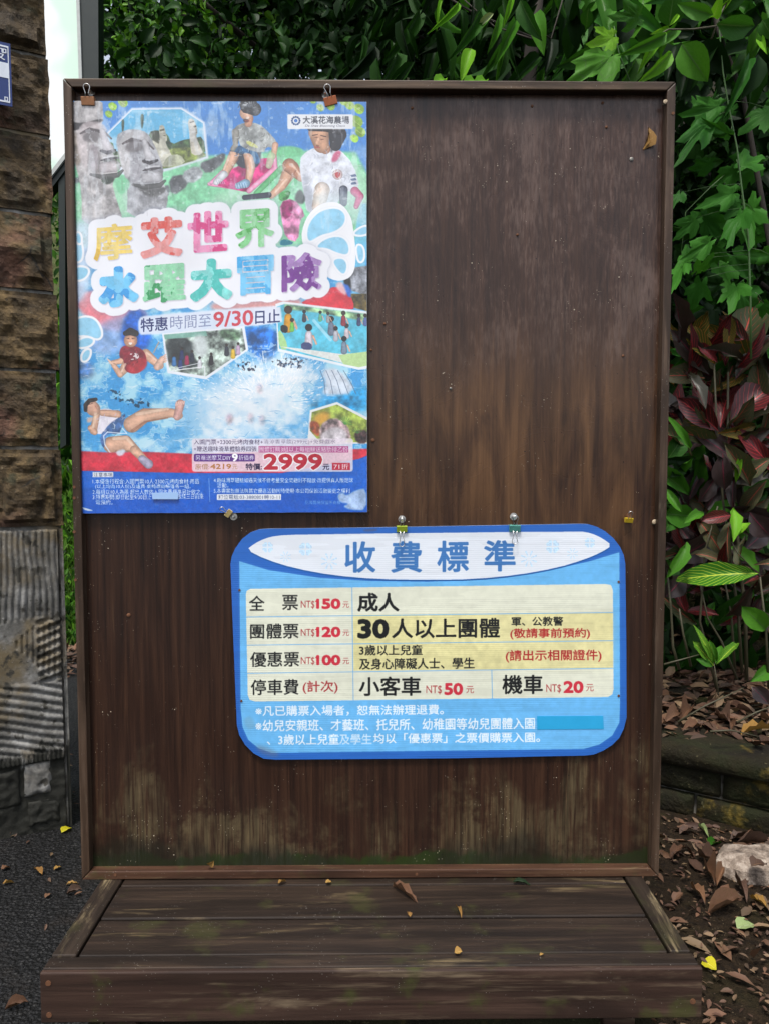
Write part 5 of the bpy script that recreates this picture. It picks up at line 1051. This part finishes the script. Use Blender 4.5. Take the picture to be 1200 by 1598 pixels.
# ------------------------------------------------------------ plants on the right
def stem(parent, pts, Y, r, mt, name='stem', dy=0.):
    m = MB(); n = len(pts); m.tube([at_y(x, y, Y+dy*i/(n-1)) for i, (x, y) in enumerate(pts)], [r*(1-.45*i/(n-1)) for i in range(n)], 7); return m.build(name, mt, parent, smooth=True)
rnd = random.Random(5)
def U(a, b): return rnd.uniform(a, b)
# croton shrubs
def croton(root_px, Y, label, stems, leaves, fills, fillmat, seed):
    r = empty('croton_shrub', at_y(root_px[0], root_px[1], Y), label, 'shrub', 'croton shrubs in the bed'); rr = random.Random(seed)
    for pts, rd in stems: stem(r, pts, Y, rd*.75, M['stem'])
    for b, t, w_, mk, dY, tl in leaves: px_leaf(r, OBO[rr.randrange(4)], M[mk], b, t, w_, Y+dY, rr.uniform(-.05, .08), tl)
    for (x0, y0, x1, y1, n, lo, hi) in fills:
        for _ in range(n):
            bx, by = rr.uniform(x0, x1), rr.uniform(y0, y1); a = rr.uniform(-2.9, .2) if rr.random() < .6 else rr.uniform(0, 6.28); L = rr.uniform(lo, hi); dY = rr.uniform(-.04, .45)
            px_leaf(r, OBO[rr.randrange(4)], M[rr.choice(fillmat)], (bx, by), (bx+L*math.cos(a), by+L*math.sin(a)), L*rr.uniform(.26, .4), Y+dY, rr.uniform(-.2, .12), rr.uniform(-.9, .9))
    return r
croton((1160, 1062), 1.55, 'tall croton with dark red veined leaves right of the board, its top rosette highest', [([(1165, 1062), (1163, 960), (1150, 830), (1135, 700), (1136, 580)], .011), ([(1158, 1050), (1152, 960), (1128, 780), (1118, 660), (1114, 562)], .009), ([(1147, 1050), (1141, 960), (1120, 850)], .008)],
  [((1136, 590), (1189, 448), 56, 'cr_olive', .06, .1), ((1147, 592), (1206, 508), 40, 'cr_purple', .02, -.3), ((1134, 560), (1141, 493), 19, 'cr_gold', -.06, 0), ((1116, 568), (1068, 504), 29, 'cr_gold', -.05, .1), ((1106, 584), (1048, 514), 34, 'cr_purple', .0, .2),
   ((1100, 590), (1042, 580), 32, 'cr_olive', .02, .5), ((1120, 566), (1088, 534), 15, 'cr_red', -.07, .3), ((1132, 572), (1130, 520), 16, 'cr_red', .02, .1), ((1121, 672), (1064, 622), 36, 'cr_red', -.03, .2), ((1124, 668), (1136, 598), 32, 'cr_red', .0, -.2), ((1112, 650), (1082, 600), 26, 'cr_red', .03, .3),
   ((1116, 640), (1050, 628), 26, 'cr_purple', .06, .6), ((1138, 660), (1208, 594), 52, 'cr_red', .0, -.4), ((1120, 676), (1186, 666), 27, 'cr_gold', -.05, .3), ((1146, 692), (1206, 684), 36, 'cr_olive', -.03, .2), ((1214, 640), (1162, 660), 11, 'cr_olive', -.05, .8), ((1106, 670), (1131, 706), 11, 'cr_olive', -.05, .5),
   ((1142, 610), (1178, 640), 30, 'cr_red', .06, .2), ((1100, 690), (1062, 676), 30, 'cr_purple', .0, .4), ((1130, 640), (1160, 600), 22, 'cr_red', .08, 0)],
  [(1050, 530, 1200, 700, 55, 45, 90)], ['cr_purple', 'cr_red', 'cr_red', 'cr_olive', 'cr_gold'], 3)
croton((1120, 1075), 1.45, 'purple leaved croton below the tall red one, leaves hanging shiny and dark', [([(1118, 1075), (1105, 1020), (1092, 970), (1100, 860), (1120, 790)], .008), ([(1150, 1060), (1125, 1000), (1104, 965), (1090, 900)], .007)],
  [((1128, 706), (1128, 764), 31, 'cr_purple', -.02, .2), ((1118, 742), (1090, 784), 27, 'cr_purple', .02, -.4), ((1148, 754), (1156, 708), 10, 'green_young', -.05, 0), ((1204, 714), (1158, 748), 25, 'cr_olive', .0, .2), ((1196, 750), (1150, 802), 28, 'cr_olive', .02, .1), ((1142, 804), (1096, 811), 22, 'cr_red', -.05, .2),
   ((1044, 874), (1138, 838), 50, 'cr_purple', .02, .3), ((1036, 860), (1090, 820), 34, 'cr_purple', .1, .1), ((1037, 932), (1070, 902), 36, 'cr_purple', -.04, .2), ((1100, 905), (1050, 915), 20, 'cr_purple', .06, .5), ((1122, 960), (1070, 948), 20, 'cr_red', .08, .3), ((1170, 800), (1202, 840), 36, 'cr_purple', .05, .2), ((1160, 860), (1206, 820), 34, 'cr_purple', .1, 0)],
  [(1045, 700, 1210, 880, 75, 45, 90), (1045, 860, 1210, 980, 34, 40, 70)], ['cr_purple', 'cr_purple', 'green_mid', 'cr_red', 'cr_olive'], 4)
croton((1185, 1060), 1.30, 'croton with one long bright green yellow veined leaf reaching towards the board', [([(1200, 1075), (1195, 980), (1186, 900)], .008), ([(1186, 900), (1150, 862), (1142, 846)], .004)],
  [((1184, 895), (1060, 897), 42, 'cr_var', -.04, .15), ((1144, 846), (1147, 790), 20, 'green_young', -.02, .4), ((1144, 842), (1168, 808), 22, 'green_young', .0, -.4), ((1196, 984), (1166, 952), 34, 'green_mid', .0, .2), ((1170, 1064), (1206, 1042), 24, 'green_mid', -.04, .2), ((1200, 1100), (1174, 1072), 26, 'cr_purple', .0, .3)], [], ['cr_var'], 5)
croton((1118, 1080), 1.20, 'small green yellow veined croton seedling in the leaf litter of the bed', [([(1121, 1085), (1118, 1060), (1114, 1036)], .004)],
  [((1114, 1040), (1083, 1000), 17, 'cr_var', .0, .3), ((1114, 1036), (1094, 988), 13, 'cr_var', .02, .2), ((1116, 1036), (1126, 1004), 13, 'green_mid', .02, 0), ((1117, 1038), (1152, 1002), 15, 'cr_var', -.01, -.2), ((1112, 1040), (1092, 1030), 12, 'green_mid', -.01, .1), ((1118, 1036), (1108, 1000), 12, 'green_mid', .03, .1)], [], ['cr_var'], 6)
g = croton((1045, 1060), 1.35, 'green leaved croton close behind the right stile of the board', [([(1060, 1045), (1050, 1010), (1047, 950), (1040, 880)], .008), ([(1078, 1040), (1066, 990), (1060, 950)], .007)],
  [((1034, 832), (1066, 786), 36, 'green_mid', .0, .3), ((1030, 800), (1082, 806), 38, 'green_mid', .02, .2), ((1066, 818), (1100, 796), 17, 'green_mid', -.03, -.3), ((1040, 718), (1068, 680), 32, 'green_mid', .05, .3), ((1046, 745), (1066, 725), 24, 'green_dark', .0, .2)],
  [(1030, 690, 1090, 860, 16, 30, 60)], ['green_dark', 'green_mid'], 7)
# bare stems and twigs
# lobed vine
vine = empty('climbing_vine', at_y(1172, 560, 1.42), 'climbing vine with lobed green leaves hanging above the crotons', 'vine')
stem(vine, [(1172, 560), (1171, 470), (1168, 370), (1157, 290), (1150, 230), (1136, 160), (1128, 110), (1122, 40), (1120, -30)], 1.40, .0042, M['vine_stem'])
stem(vine, [(1150, 255), (1110, 290), (1070, 330), (1060, 420)], 1.5, .002, M['vine_stem']); stem(vine, [(1130, 155), (1112, 150), (1090, 200)], 1.44, .0018, M['vine_stem'])
LV = [((1128, 163), (1066, 182), 46, 0), ((1108, 158), (1128, 145), 30, .3), ((1206, 170), (1158, 205), 60, .2), ((1112, 186), (1057, 236), 44, .5), ((1152, 262), (1192, 228), 50, -.4), ((1152, 264), (1108, 290), 42, .3), ((1150, 300), (1092, 310), 52, .5), ((1158, 318), (1112, 332), 46, -.2),
      ((1162, 324), (1180, 372), 60, .2), ((1160, 330), (1136, 372), 50, .3), ((1178, 330), (1166, 300), 42, 0), ((1090, 338), (1050, 372), 40, .4), ((1112, 372), (1072, 410), 40, .3), ((1070, 404), (1048, 440), 34, .2), ((1206, 400), (1170, 388), 38, .3), ((1096, 434), (1080, 488), 70, .1), ((1150, 444), (1146, 478), 56, -.1),
      ((1062, 300), (1050, 320), 30, .2), ((1085, 425), (1110, 400), 34, .2), ((1190, 470), (1205, 500), 40, .2), ((1066, 410), (1090, 372), 34, .3), ((1140, 210), (1100, 190), 26, .2)]
for i, (b, t, w_, tl) in enumerate(LV): 
    L_ = math.hypot(t[0]-b[0], t[1]-b[1]); px_leaf(vine, LOB[i % 8], M['lobed'], b, t, w_*.66, 1.38+.05*(i % 3), U(-.14, .05), tl+U(-.5, .5))
    sx_ = 1128+(b[1]-110)*.14; stem(vine, [(sx_, b[1]-14), ((sx_+b[0])/2, b[1]-10), b], 1.42, .0013, M['vine_stem'], 'petiole')
for i in range(40):
    x, y = U(1045, 1215), U(130, 560); a = U(0, 6.28); L_ = U(38, 70); px_leaf(vine, LOB[i % 8], M['lobed'] if i % 3 else M['green_dark'], (x, y), (x+L_*math.cos(a), y+L_*abs(math.sin(a))), L_*.6, U(1.55, 2.0), U(-.1, .1), U(-.9, .9))
# shrub with big ovate leaves, upper right
sh = empty('broad_leaved_shrub', at_y(1180, 740, 1.3), 'shrub with large smooth oval leaves over the upper right corner of the board', 'shrub')
stem(sh, [(1215, 900), (1205, 400), (1160, 150), (1118, 40), (1110, -40)], 1.75, .014, M['bark'], 'trunk'); stem(sh, [(1118, 40), (1080, 45), (1043, 45), (1000, 70)], 1.2, .004, M['stem'], 'branch', -.05); stem(sh, [(1110, 60), (1125, 20), (1140, -10)], 1.2, .004, M['stem'], 'branch')
SL = [((1064, 68), (1104, 126), 46, 'green_mid', 0), ((1092, 66), (1136, 112), 42, 'green_dark', .1), ((1043, 40), (1052, -14), 38, 'green_mid', .1), ((1113, 22), (1056, 8), 24, 'green_mid', -.1), ((1118, 36), (1182, 42), 36, 'green_mid', .2), ((1116, 8), (1168, -10), 30, 'green_mid', .2), ((1040, 52), (966, 86), 19, 'green_mid', -.2),
      ((1038, 48), (1003, 94), 17, 'green_young', .2), ((1048, 80), (1000, 128), 20, 'green_young', -.3), ((960, 72), (992, 0), 30, 'green_dark', .2), ((1056, 70), (1040, 128), 26, 'green_dark', .3), ((1044, 42), (1022, 50), 8, 'green_young', 0), ((1044, 40), (1062, 18), 7, 'green_young', 0), ((1112, 26), (1124, 0), 18, 'green_young', .2),
      ((1120, 20), (1145, -8), 8, 'green_young', 0), ((1062, 50), (1092, 52), 18, 'green_dark', .3), ((1120, 60), (1070, 140), 40, 'green_dark', .6), ((1190, 30), (1206, 60), 26, 'green_mid', 0), ((1188, 64), (1196, 82), 12, 'green_young', 0), ((946, 40), (962, 2), 22, 'green_mid', 0), ((918, 12), (914, 44), 20, 'green_mid', .2), ((900, 30), (880, 90), 26, 'green_dark', .3)]
for i, (b, t, w_, mk, tl) in enumerate(SL): px_leaf(sh, OV[i % 4], M[mk], b, t, w_, 1.12+.06*(i % 3)+(.25 if mk == 'green_dark' else 0), U(-.1, .05), tl)
for i, (b, t, w_) in enumerate([((960, 55), (924, 74), 34), ((958, 84), (902, 122), 44), ((965, 100), (938, 126), 26), ((1000, 26), (960, 20), 30)]): px_leaf(sh, LOB[i % 8], M['green_young' if i in (0,) else 'green_mid'], b, t, w_, 1.15, U(-.1, 0), .2)
stem(sh, [(985, 132), (965, 80), (958, 40)], 1.16, .0025, M['vine_stem'], 'branch')
for i in range(85):
    x, y = U(890, 1215), U(-50, 100); a = U(.2, 2.9) if i % 3 else U(0, 6.28); L_ = U(40, 80); px_leaf(sh, OV[i % 4], M[rnd.choice(['green_dark', 'green_mid', 'green_mid', 'lobed'])], (x, y), (x+L_*math.cos(a), y+L_*math.sin(a)), L_*.42, U(1.3, 2.3), U(-.2, .1), U(-1, 1))
# drooping long leaved branches above the board
dl = empty('drooping_branch_tree', at_y(760, 600, 2.2), 'tree with long narrow drooping leaves hanging above the middle of the board', 'tree')
stem(dl, [(790, 900), (800, 400), (830, 60), (850, -120)], 2.3, .05, M['bark'], 'trunk'); stem(dl, [(835, 60), (740, 20), (690, -10)], 1.7, .006, M['bark'], 'branch', -.1); stem(dl, [(830, 60), (815, 55), (770, 40), (720, -5)], 1.45, .004, M['bark'], 'branch'); stem(dl, [(830, 40), (860, 60), (880, -10)], 1.7, .005, M['bark'], 'branch')
DLs = [((715, 3), (677, 46), 10, 'green_young'), ((690, 0), (681, 25), 6, 'green_young'), ((752, 12), (702, 92), 17, 'green_mid'), ((760, 18), (738, 55), 10, 'green_mid'), ((735, 75), (720, 122), 20, 'green_young'), ((780, 20), (762, 82), 12, 'green_mid'), ((806, 30), (770, 105), 16, 'green_mid'), ((790, 60), (756, 116), 12, 'green_mid'),
       ((812, 0), (842, 62), 26, 'green_mid'), ((830, 22), (846, 66), 30, 'green_mid'), ((790, 50), (775, 120), 9, 'green_mid'), ((930, 0), (914, 44), 20, 'green_mid'), ((800, -10), (786, 40), 9, 'green_young'), ((770, 20), (742, 40), 10, 'palegreen'), ((860, 60), (850, 118), 18, 'green_dark'), ((905, 0), (888, 30), 14, 'green_mid')]
for i, (b, t, w_, mk) in enumerate(DLs): px_leaf(dl, LAN[i % 3] if w_ < 16 else OV[i % 4], M[mk], b, t, w_, 1.25+.07*(i % 4), U(-.1, .05), U(-.4, .4))
for i in range(120):
    x, y = U(560, 930), U(-70, 110); a = U(1.1, 2.5); L_ = U(40, 95); far = U(1.5, 2.6); px_leaf(dl, LAN[i % 3], M[rnd.choice(['green_dark', 'green_mid' if x > 660 else 'green_dark', 'green_dark', 'green_dark'])], (x, y), (x+L_*math.cos(a), y+L_*math.sin(a)), L_*U(.16, .28), far, U(-.2, .2), U(-1.2, 1.2))
for i, (x, y) in enumerate(((688, 122), (735, 124), (752, 124))): px_leaf(dl, OV[0], M['green_young'], (x-12, y+12), (x+10, y-4), 16, .5, .05, -.6)
# dense small leaved trees upper left and middle
def tree(name, label, cx, cy, z0, z1, rx, ry, nleaf, L, mt, npart, group, trunk, seed, down=.3, cond=None, shell=.0):
    rs = np.random.RandomState(seed); r = empty(name, (trunk[0], trunk[1], 0), label, 'tree', group); m = MB()
    hx, hy = trunk; pts = [(hx+.1*math.sin(k*1.3), hy+.08*math.cos(k*2.1), hill_h(hx, hy)-.1+(z1-.3-hill_h(hx, hy))*k/7) for k in range(8)]; m.tube(pts, [.11*(1-.09*k) for k in range(8)], 9); m.build('trunk', M['bark'], r, smooth=True)
    for k in range(6):
        a = k*1.9; p0 = Vector(pts[3+k % 4]); p1 = Vector((cx+rx*.8*math.cos(a), cy+ry*.7*math.sin(a), z0+(z1-z0)*(.3+.6*((k*.37) % 1)))); mid = (p0+p1)/2+Vector((0, 0, .25)); m = MB(); m.tube([p0, (p0+mid)/2+Vector((0, 0, .05)), mid, (mid+p1)/2, p1], [.045, .036, .027, .018, .008], 6); m.build('limb', M['bark'], r, smooth=True)
    nc = max(8, nleaf//110); cen = rs.uniform(-1, 1, (nc*3, 3)); cen = cen[(cen**2).sum(1) < 1][:nc]; k = rs.randint(0, len(cen), nleaf); P = cen[k]*np.array([rx, ry, (z1-z0)/2])+np.array([cx, cy, (z0+z1)/2])
    P = P+rs.normal(size=(nleaf, 3))*np.array([.13, .13, .12])
    d = P-CAM; dep = d@FW; px = 600+FPX*(d@RT)/dep; py = 799-FPX*(d@UP)/dep; ok = P[:, 1] > .45
    ok &= ~((px < 150) & (P[:, 1] < 2.7)); hh = np.array([hill_h(a, b) for a, b in P[:, :2]]); ok &= P[:, 2] > hh+.02; P, px, py, dep = P[ok], px[ok], py[ok], dep[ok]; nn = len(P)
    D = rdirs(nn, down, .2, rs); Nn = rnorm(D, rs); Ls = rs.uniform(.65, 1.25, nn)*L; tone = rs.uniform(0, 1, nn)
    vis = (px > -5) & (px < 1205) & (py > -5) & (py < 118) & (dep > 0) if cond is None else cond(px, py) & (dep > 0)
    idx = np.where(vis)[0]; idx = idx[np.argsort(dep[idx])][:npart]
    for i in idx:
        B = Vector(P[i]); T = Vector(P[i]+D[i]*Ls[i]); link('leaf', with_mat(OV[i % 4], mt), r, leaf_mw(B, T, Ls[i]*.6, 0, tuple(Nn[i])))
    ms = np.ones(nn, bool); ms[idx] = False; foliage_mesh('foliage', P[ms], D[ms], Nn[ms], Ls[ms], Ls[ms]*.55, tone[ms], mt, r)
    return r
GT = 'trees behind the board'
tree('small_leaved_tree', 'tree with small bright leaves above the poster at the upper left', -1.55, 3.3, 2.2, 4.5, 1.25, .8, 8000, .055, M['green_fol'], 280, GT, (-.9, 4.6), 21, .5)
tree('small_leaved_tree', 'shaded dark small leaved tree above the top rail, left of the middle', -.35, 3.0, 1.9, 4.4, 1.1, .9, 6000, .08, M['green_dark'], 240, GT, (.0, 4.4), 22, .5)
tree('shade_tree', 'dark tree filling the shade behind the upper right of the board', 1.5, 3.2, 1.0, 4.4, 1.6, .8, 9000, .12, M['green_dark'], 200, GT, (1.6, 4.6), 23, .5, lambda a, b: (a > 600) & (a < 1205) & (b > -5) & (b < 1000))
# high canopies added to shade the bank, mostly above the frame
tree('added_canopy', 'tall tree crown added to shade the planted bank behind the board', 1.6, 3.9, 4.2, 6.2, 3.2, 2.4, 16000, .17, M['green_dark'], 0, GT, (3.4, 5.2), 24, .2)
tree('added_canopy', 'tall tree crown added for shade over the lawn behind the board', -1.3, 5.6, 4.6, 6.4, 2.0, 1.8, 6000, .16, M['green_dark'], 0, GT, (-.4, 6.6), 25, .2)
# undergrowth on the bank
def scatter_on(n, x0, x1, y0, y1, L, mt, name, seed, up=.8, flat=False, hf=hill_h, cond=None, dz=.0, wr=.5):
    rs = np.random.RandomState(seed); x = rs.uniform(x0, x1, n); y = rs.uniform(y0, y1, n)
    if cond is not None: k = np.array([cond(a, b, rs.rand()) for a, b in zip(x, y)]); x, y = x[k], y[k]; n = len(x)
    z = np.array([hf(a, b) for a, b in zip(x, y)])+dz
    D = rdirs(n, 0, .0, rs)
    if flat: D[:, 2] = D[:, 2]*.25; Nn = rs.normal(size=(n, 3))*.35; Nn[:, 2] += 1; z = z+rs.uniform(.002, .016, n)
    else: D[:, 2] = np.abs(D[:, 2])+up; Nn = rnorm(D, rs)
    D /= np.linalg.norm(D, axis=1)[:, None]; Nn -= D*(Nn*D).sum(1)[:, None]; Nn /= np.linalg.norm(Nn, axis=1)[:, None]
    Ls = rs.uniform(.5, 1.3, n)*L; o = foliage_mesh(name, np.stack([x, y, z], 1), D, Nn, Ls, Ls*wr, rs.rand(n), mt); return o
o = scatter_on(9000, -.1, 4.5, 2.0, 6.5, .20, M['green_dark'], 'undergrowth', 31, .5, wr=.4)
o = scatter_on(18000, -4.5, -.2, 3.7, 8.5, .09, M['grass'], 'grass', 32, 1.0, wr=.16)
o = scatter_on(9000, -3.0, -.9, 3.7, 7.5, .08, M['green_fol'], 'ground_cover', 33, .9)
scatter_on(7000, -7, -.6, 6.0, 11, .24, M['green_fol'], 'undergrowth', 39, .6, wr=.45); scatter_on(16000, -9, -2.5, 3.7, 9, .13, M['grass'], 'grass', 40, 1.0, wr=.16)
bedh = lambda x, y: hill_h(x, y)
o = scatter_on(4200, .5, 3.0, 1.0, 2.7, .085, M['dry_dark'], 'leaf_litter', 34, flat=True, cond=lambda x, y, r: y > wall_y(x)+.07, wr=.42)
o = scatter_on(4200, .6, 2.6, -.8, 1.3, .060, M['dry_dark'], 'leaf_litter', 35, flat=True, hf=lambda x, y: .014, cond=lambda x, y, r: y < wall_y(x)-.05 and r < .10+.9*math.exp(-((wall_y(x)-y-.05)/.26)**2) +.25*(x > 1.0 and y > .1), wr=.42)
o = scatter_on(5000, .6, 2.4, -.9, 1.2, .022, M['dry_dark'], 'leaf_crumbs', 38, flat=True, hf=lambda x, y: .014, cond=lambda x, y, r: y < wall_y(x)-.04, wr=.5)
o = scatter_on(2200, -2.6, -.2, 2.9, 3.95, .085, M['dry_dark'], 'leaf_litter', 36, flat=True, hf=lambda x, y: .004, cond=lambda x, y, r: r < (y-2.8)*.9, wr=.42)
o = scatter_on(700, -2.4, -.3, -.4, 2.9, .022, M['dry_dark'], 'leaf_crumbs', 37, flat=True, hf=lambda x, y: .002, cond=lambda x, y, r: r < .25 or abs((y-PC[1])) < .25, wr=.4)
for k, (pts, Y, lab) in enumerate([([(1058, 1127), (1100, 1102), (1160, 1074)], 1.05, 'thin bare twig lying across the litter on the bed'), ([(1036, 1037), (1062, 1030), (1090, 1022)], 1.12, 'grey straight stick lying beside the right stile on the bed'), ([(1150, 1128), (1180, 1112), (1206, 1102)], 1.0, 'short twig near the right edge of the bed'), ([(1108, 1142), (1140, 1140), (1185, 1150)], .97, 'pale thin twig resting on the coping of the wall')]):
    m = MB(); m.tube([at_y(x, y, Y) for x, y in pts], [.004, .003, .0015], 6); tag(m.build('twig', M['stem'], origin=at_y(*pts[0], Y), smooth=True), lab, 'twig')
# ------------------------------------------------------------ dry leaves one can point at
def dleaf(b, t, wpx, z, mk, label, k=0, name='dry_leaf', lift=.004, curl=0., cat='dry leaf'):
    if mk == 'dry_gold' and z > .3: wpx *= .6; t = (b[0]+(t[0]-b[0])*.8, b[1]+(t[1]-b[1])*.8)
    if z > .3 and mk == 'dry': wpx *= .7
    B, T = at_z(b[0], b[1], z+.002), at_z(t[0], t[1], z+lift); wd_ = wpx*(np.linalg.norm(B-CAM))/FPX
    o = link(name, with_mat(DRY[k] if mk in ('dry', 'dry_gold') else OV[k], M[mk]), None, leaf_mw(B, T, wd_, curl, (0, -.15, 1))); tag(o, label, cat, 'dry leaves'); return o
ZT = PLAT+.001
dleaf((613, 1383), (653, 1408), 20, ZT, 'dry', 'long curved reddish brown leaf on the back plank of the platform', 0)
dleaf((640, 1432), (636, 1423), 12, ZT, 'dry_gold', 'small golden leaf scrap in the plank gap left of the curled one', 1); dleaf((713, 1417), (722, 1432), 12, ZT, 'dry_gold', 'small curled orange leaf on the middle of the platform', 2)
dleaf((709, 1488), (724, 1486), 20, ZT, 'dry_gold', 'little tan leaf in the gap by the front rail of the platform', 1); dleaf((434, 1380), (450, 1372), 12, ZT, 'dry_gold', 'curled tan leaf on the platform below the left half of the bottom rail', 2); dleaf((508, 1378), (520, 1376), 14, ZT, 'dry_gold', 'tiny pale leaf on the platform below the centre of the bottom rail', 0)
dleaf((842, 1492), (850, 1488), 8, ZT, 'dry_gold', 'tiny yellow scrap near the right end of the front plank gap', 0); dleaf((800, 1377), (828, 1379), 8, ZT, 'green_dark', 'flat green moss tuft leaf at the back of the platform', 0, 'fallen_leaf', cat='leaf')
q = at_y(326, 1350, .01); o = link('dry_leaf', with_mat(DRY[1], M['dry_gold']), None, leaf_mw(q, q+np.array([.012, -.004, .012]), .016, .3)); tag(o, 'small golden leaf lodged on the bottom rail of the board', 'dry leaf', 'dry leaves')
G = .02
dleaf((1096, 1500), (1118, 1512), 24, G, 'yellow', 'bright yellow oval leaf beside the right front corner of the platform', 0, 'fallen_leaf', .0, cat='leaf')
dleaf((1150, 1450), (1178, 1440), 22, G, 'palegreen', 'pale green fallen leaf at the lower right', 0, 'fallen_leaf', cat='leaf'); dleaf((1104, 1322), (1128, 1308), 14, G, 'green_mid', 'glossy green fallen leaf above the pale rock', 1, 'fallen_leaf', cat='leaf')
for b, t, w_, mk, lab in [((1046, 1340), (1070, 1318), 20, 'dry', 'brown pointed leaf close to the right stile foot'), ((1100, 1355), (1116, 1388), 16, 'dry', 'narrow pinkish brown leaf left of the pale rock'), ((1118, 1385), (1128, 1358), 14, 'dry', 'folded brown leaf touching the left side of the rock'), ((1090, 1336), (1116, 1352), 16, 'dry', 'broad brown curled leaf between wall and rock'),
        ((1104, 1428), (1158, 1408), 15, 'dry', 'largest curled reddish brown leaf below the rock'), ((1172, 1402), (1196, 1412), 20, 'dry_gold', 'crinkled golden leaf below the rock at the right edge'), ((1050, 1408), (1066, 1392), 18, 'dry', 'dull brown leaf beside the right rear of the platform'), ((1080, 1386), (1100, 1404), 20, 'dry', 'rusty brown lobed leaf beside the platform'),
        ((1140, 1312), (1172, 1300), 20, 'dry', 'brown leaf at the foot of the mossy wall'), ((1150, 1318), (1206, 1310), 14, 'dry', 'long brown leaf between wall and rock at the right edge'), ((1060, 1302), (1082, 1290), 16, 'dry', 'brown leaf against the wall foot near the stile'), ((1090, 1290), (1106, 1302), 8, 'palegreen', 'pale bleached sliver of leaf at the wall foot'),
        ((1120, 1416), (1136, 1406), 22, 'dry_gold', 'pale frayed leaf scrap below the rock'), ((1150, 1378), (1166, 1398), 18, 'dry', 'dark red brown leaf under the lower rim of the rock'), ((1188, 1470), (1206, 1480), 16, 'dry', 'brown leaf at the right edge below the pale green one')]: dleaf(b, t, w_*.75, G+.004, mk, lab, rnd.randrange(3) if mk in ('dry', 'dry_gold') else 0, lift=U(.004, .03))
dleaf((1172, 1352), (1196, 1346), 24, .085, 'dry', 'dark brown leaf lying on top of the pale rock', 0)
for b, t, w_, mk, lab in [((96, 1300), (112, 1290), 16, 'yellow', 'yellow green leaf on the asphalt at the corner foot of the pillar'), ((66, 1366), (54, 1358), 12, 'dry_gold', 'tan leaf on the asphalt left of the board foot'), ((84, 1358), (96, 1352), 9, 'dry_gold', 'orange leaf on the asphalt nearest the left stile foot'), ((4, 1381), (22, 1375), 9, 'dry_gold', 'tan leaf on the asphalt at the left edge'),
        ((8, 1576), (44, 1566), 11, 'dry', 'long reddish brown leaf in the lower left corner'), ((104, 1396), (128, 1390), 10, 'dry', 'brown leaf beside the left rear of the platform'), ((70, 1402), (80, 1394), 10, 'dry', 'small brown leaf on the asphalt halfway to the platform'), ((104, 1381), (122, 1378), 8, 'dry_gold', 'thin tan leaf just left of the platform rear corner'), ((2, 1358), (16, 1352), 14, 'dry', 'broad faded leaf on the asphalt below the pillar')]: dleaf(b, t, w_*.8, .003, mk, lab, rnd.randrange(3) if mk in ('dry', 'dry_gold') else 0)
BL_ = ['dead brown leaf on the bed edge touching the right stile', 'dead brown leaf on the bed edge at the near end of the bare twig', 'dead brown leaf just behind the bare twig on the bed', 'dead brown leaf below the croton seedling on the bed edge', 'dead brown leaf between the seedling and the right end of the coping',
       'dead brown leaf on the coping just left of the broad yellowing leaf', 'dead brown leaf at the very lip of the coping left of the pale thin twig', 'dead brown leaf farthest back on the bed near the short twig', 'dead brown leaf at the right edge behind the broad yellowing leaf']
for (x, y), lab in zip(((1038, 1130), (1062, 1118), (1078, 1108), (1120, 1120), (1140, 1128), (1168, 1134), (1092, 1134), (1150, 1108), (1188, 1122)), BL_):
    a = U(0, 6.28); L_ = U(18, 34); dleaf((x, y), (x+L_*math.cos(a), y+.4*L_*math.sin(a)), L_*.55, .285, 'dry', lab, rnd.randrange(3), lift=.02)
dleaf((1156, 1146), (1206, 1132), 17, .285, 'dry_gold', 'broad yellowing dead leaf on the coping at the right edge', 0, lift=.02)
bpy.data.objects.remove(_to)
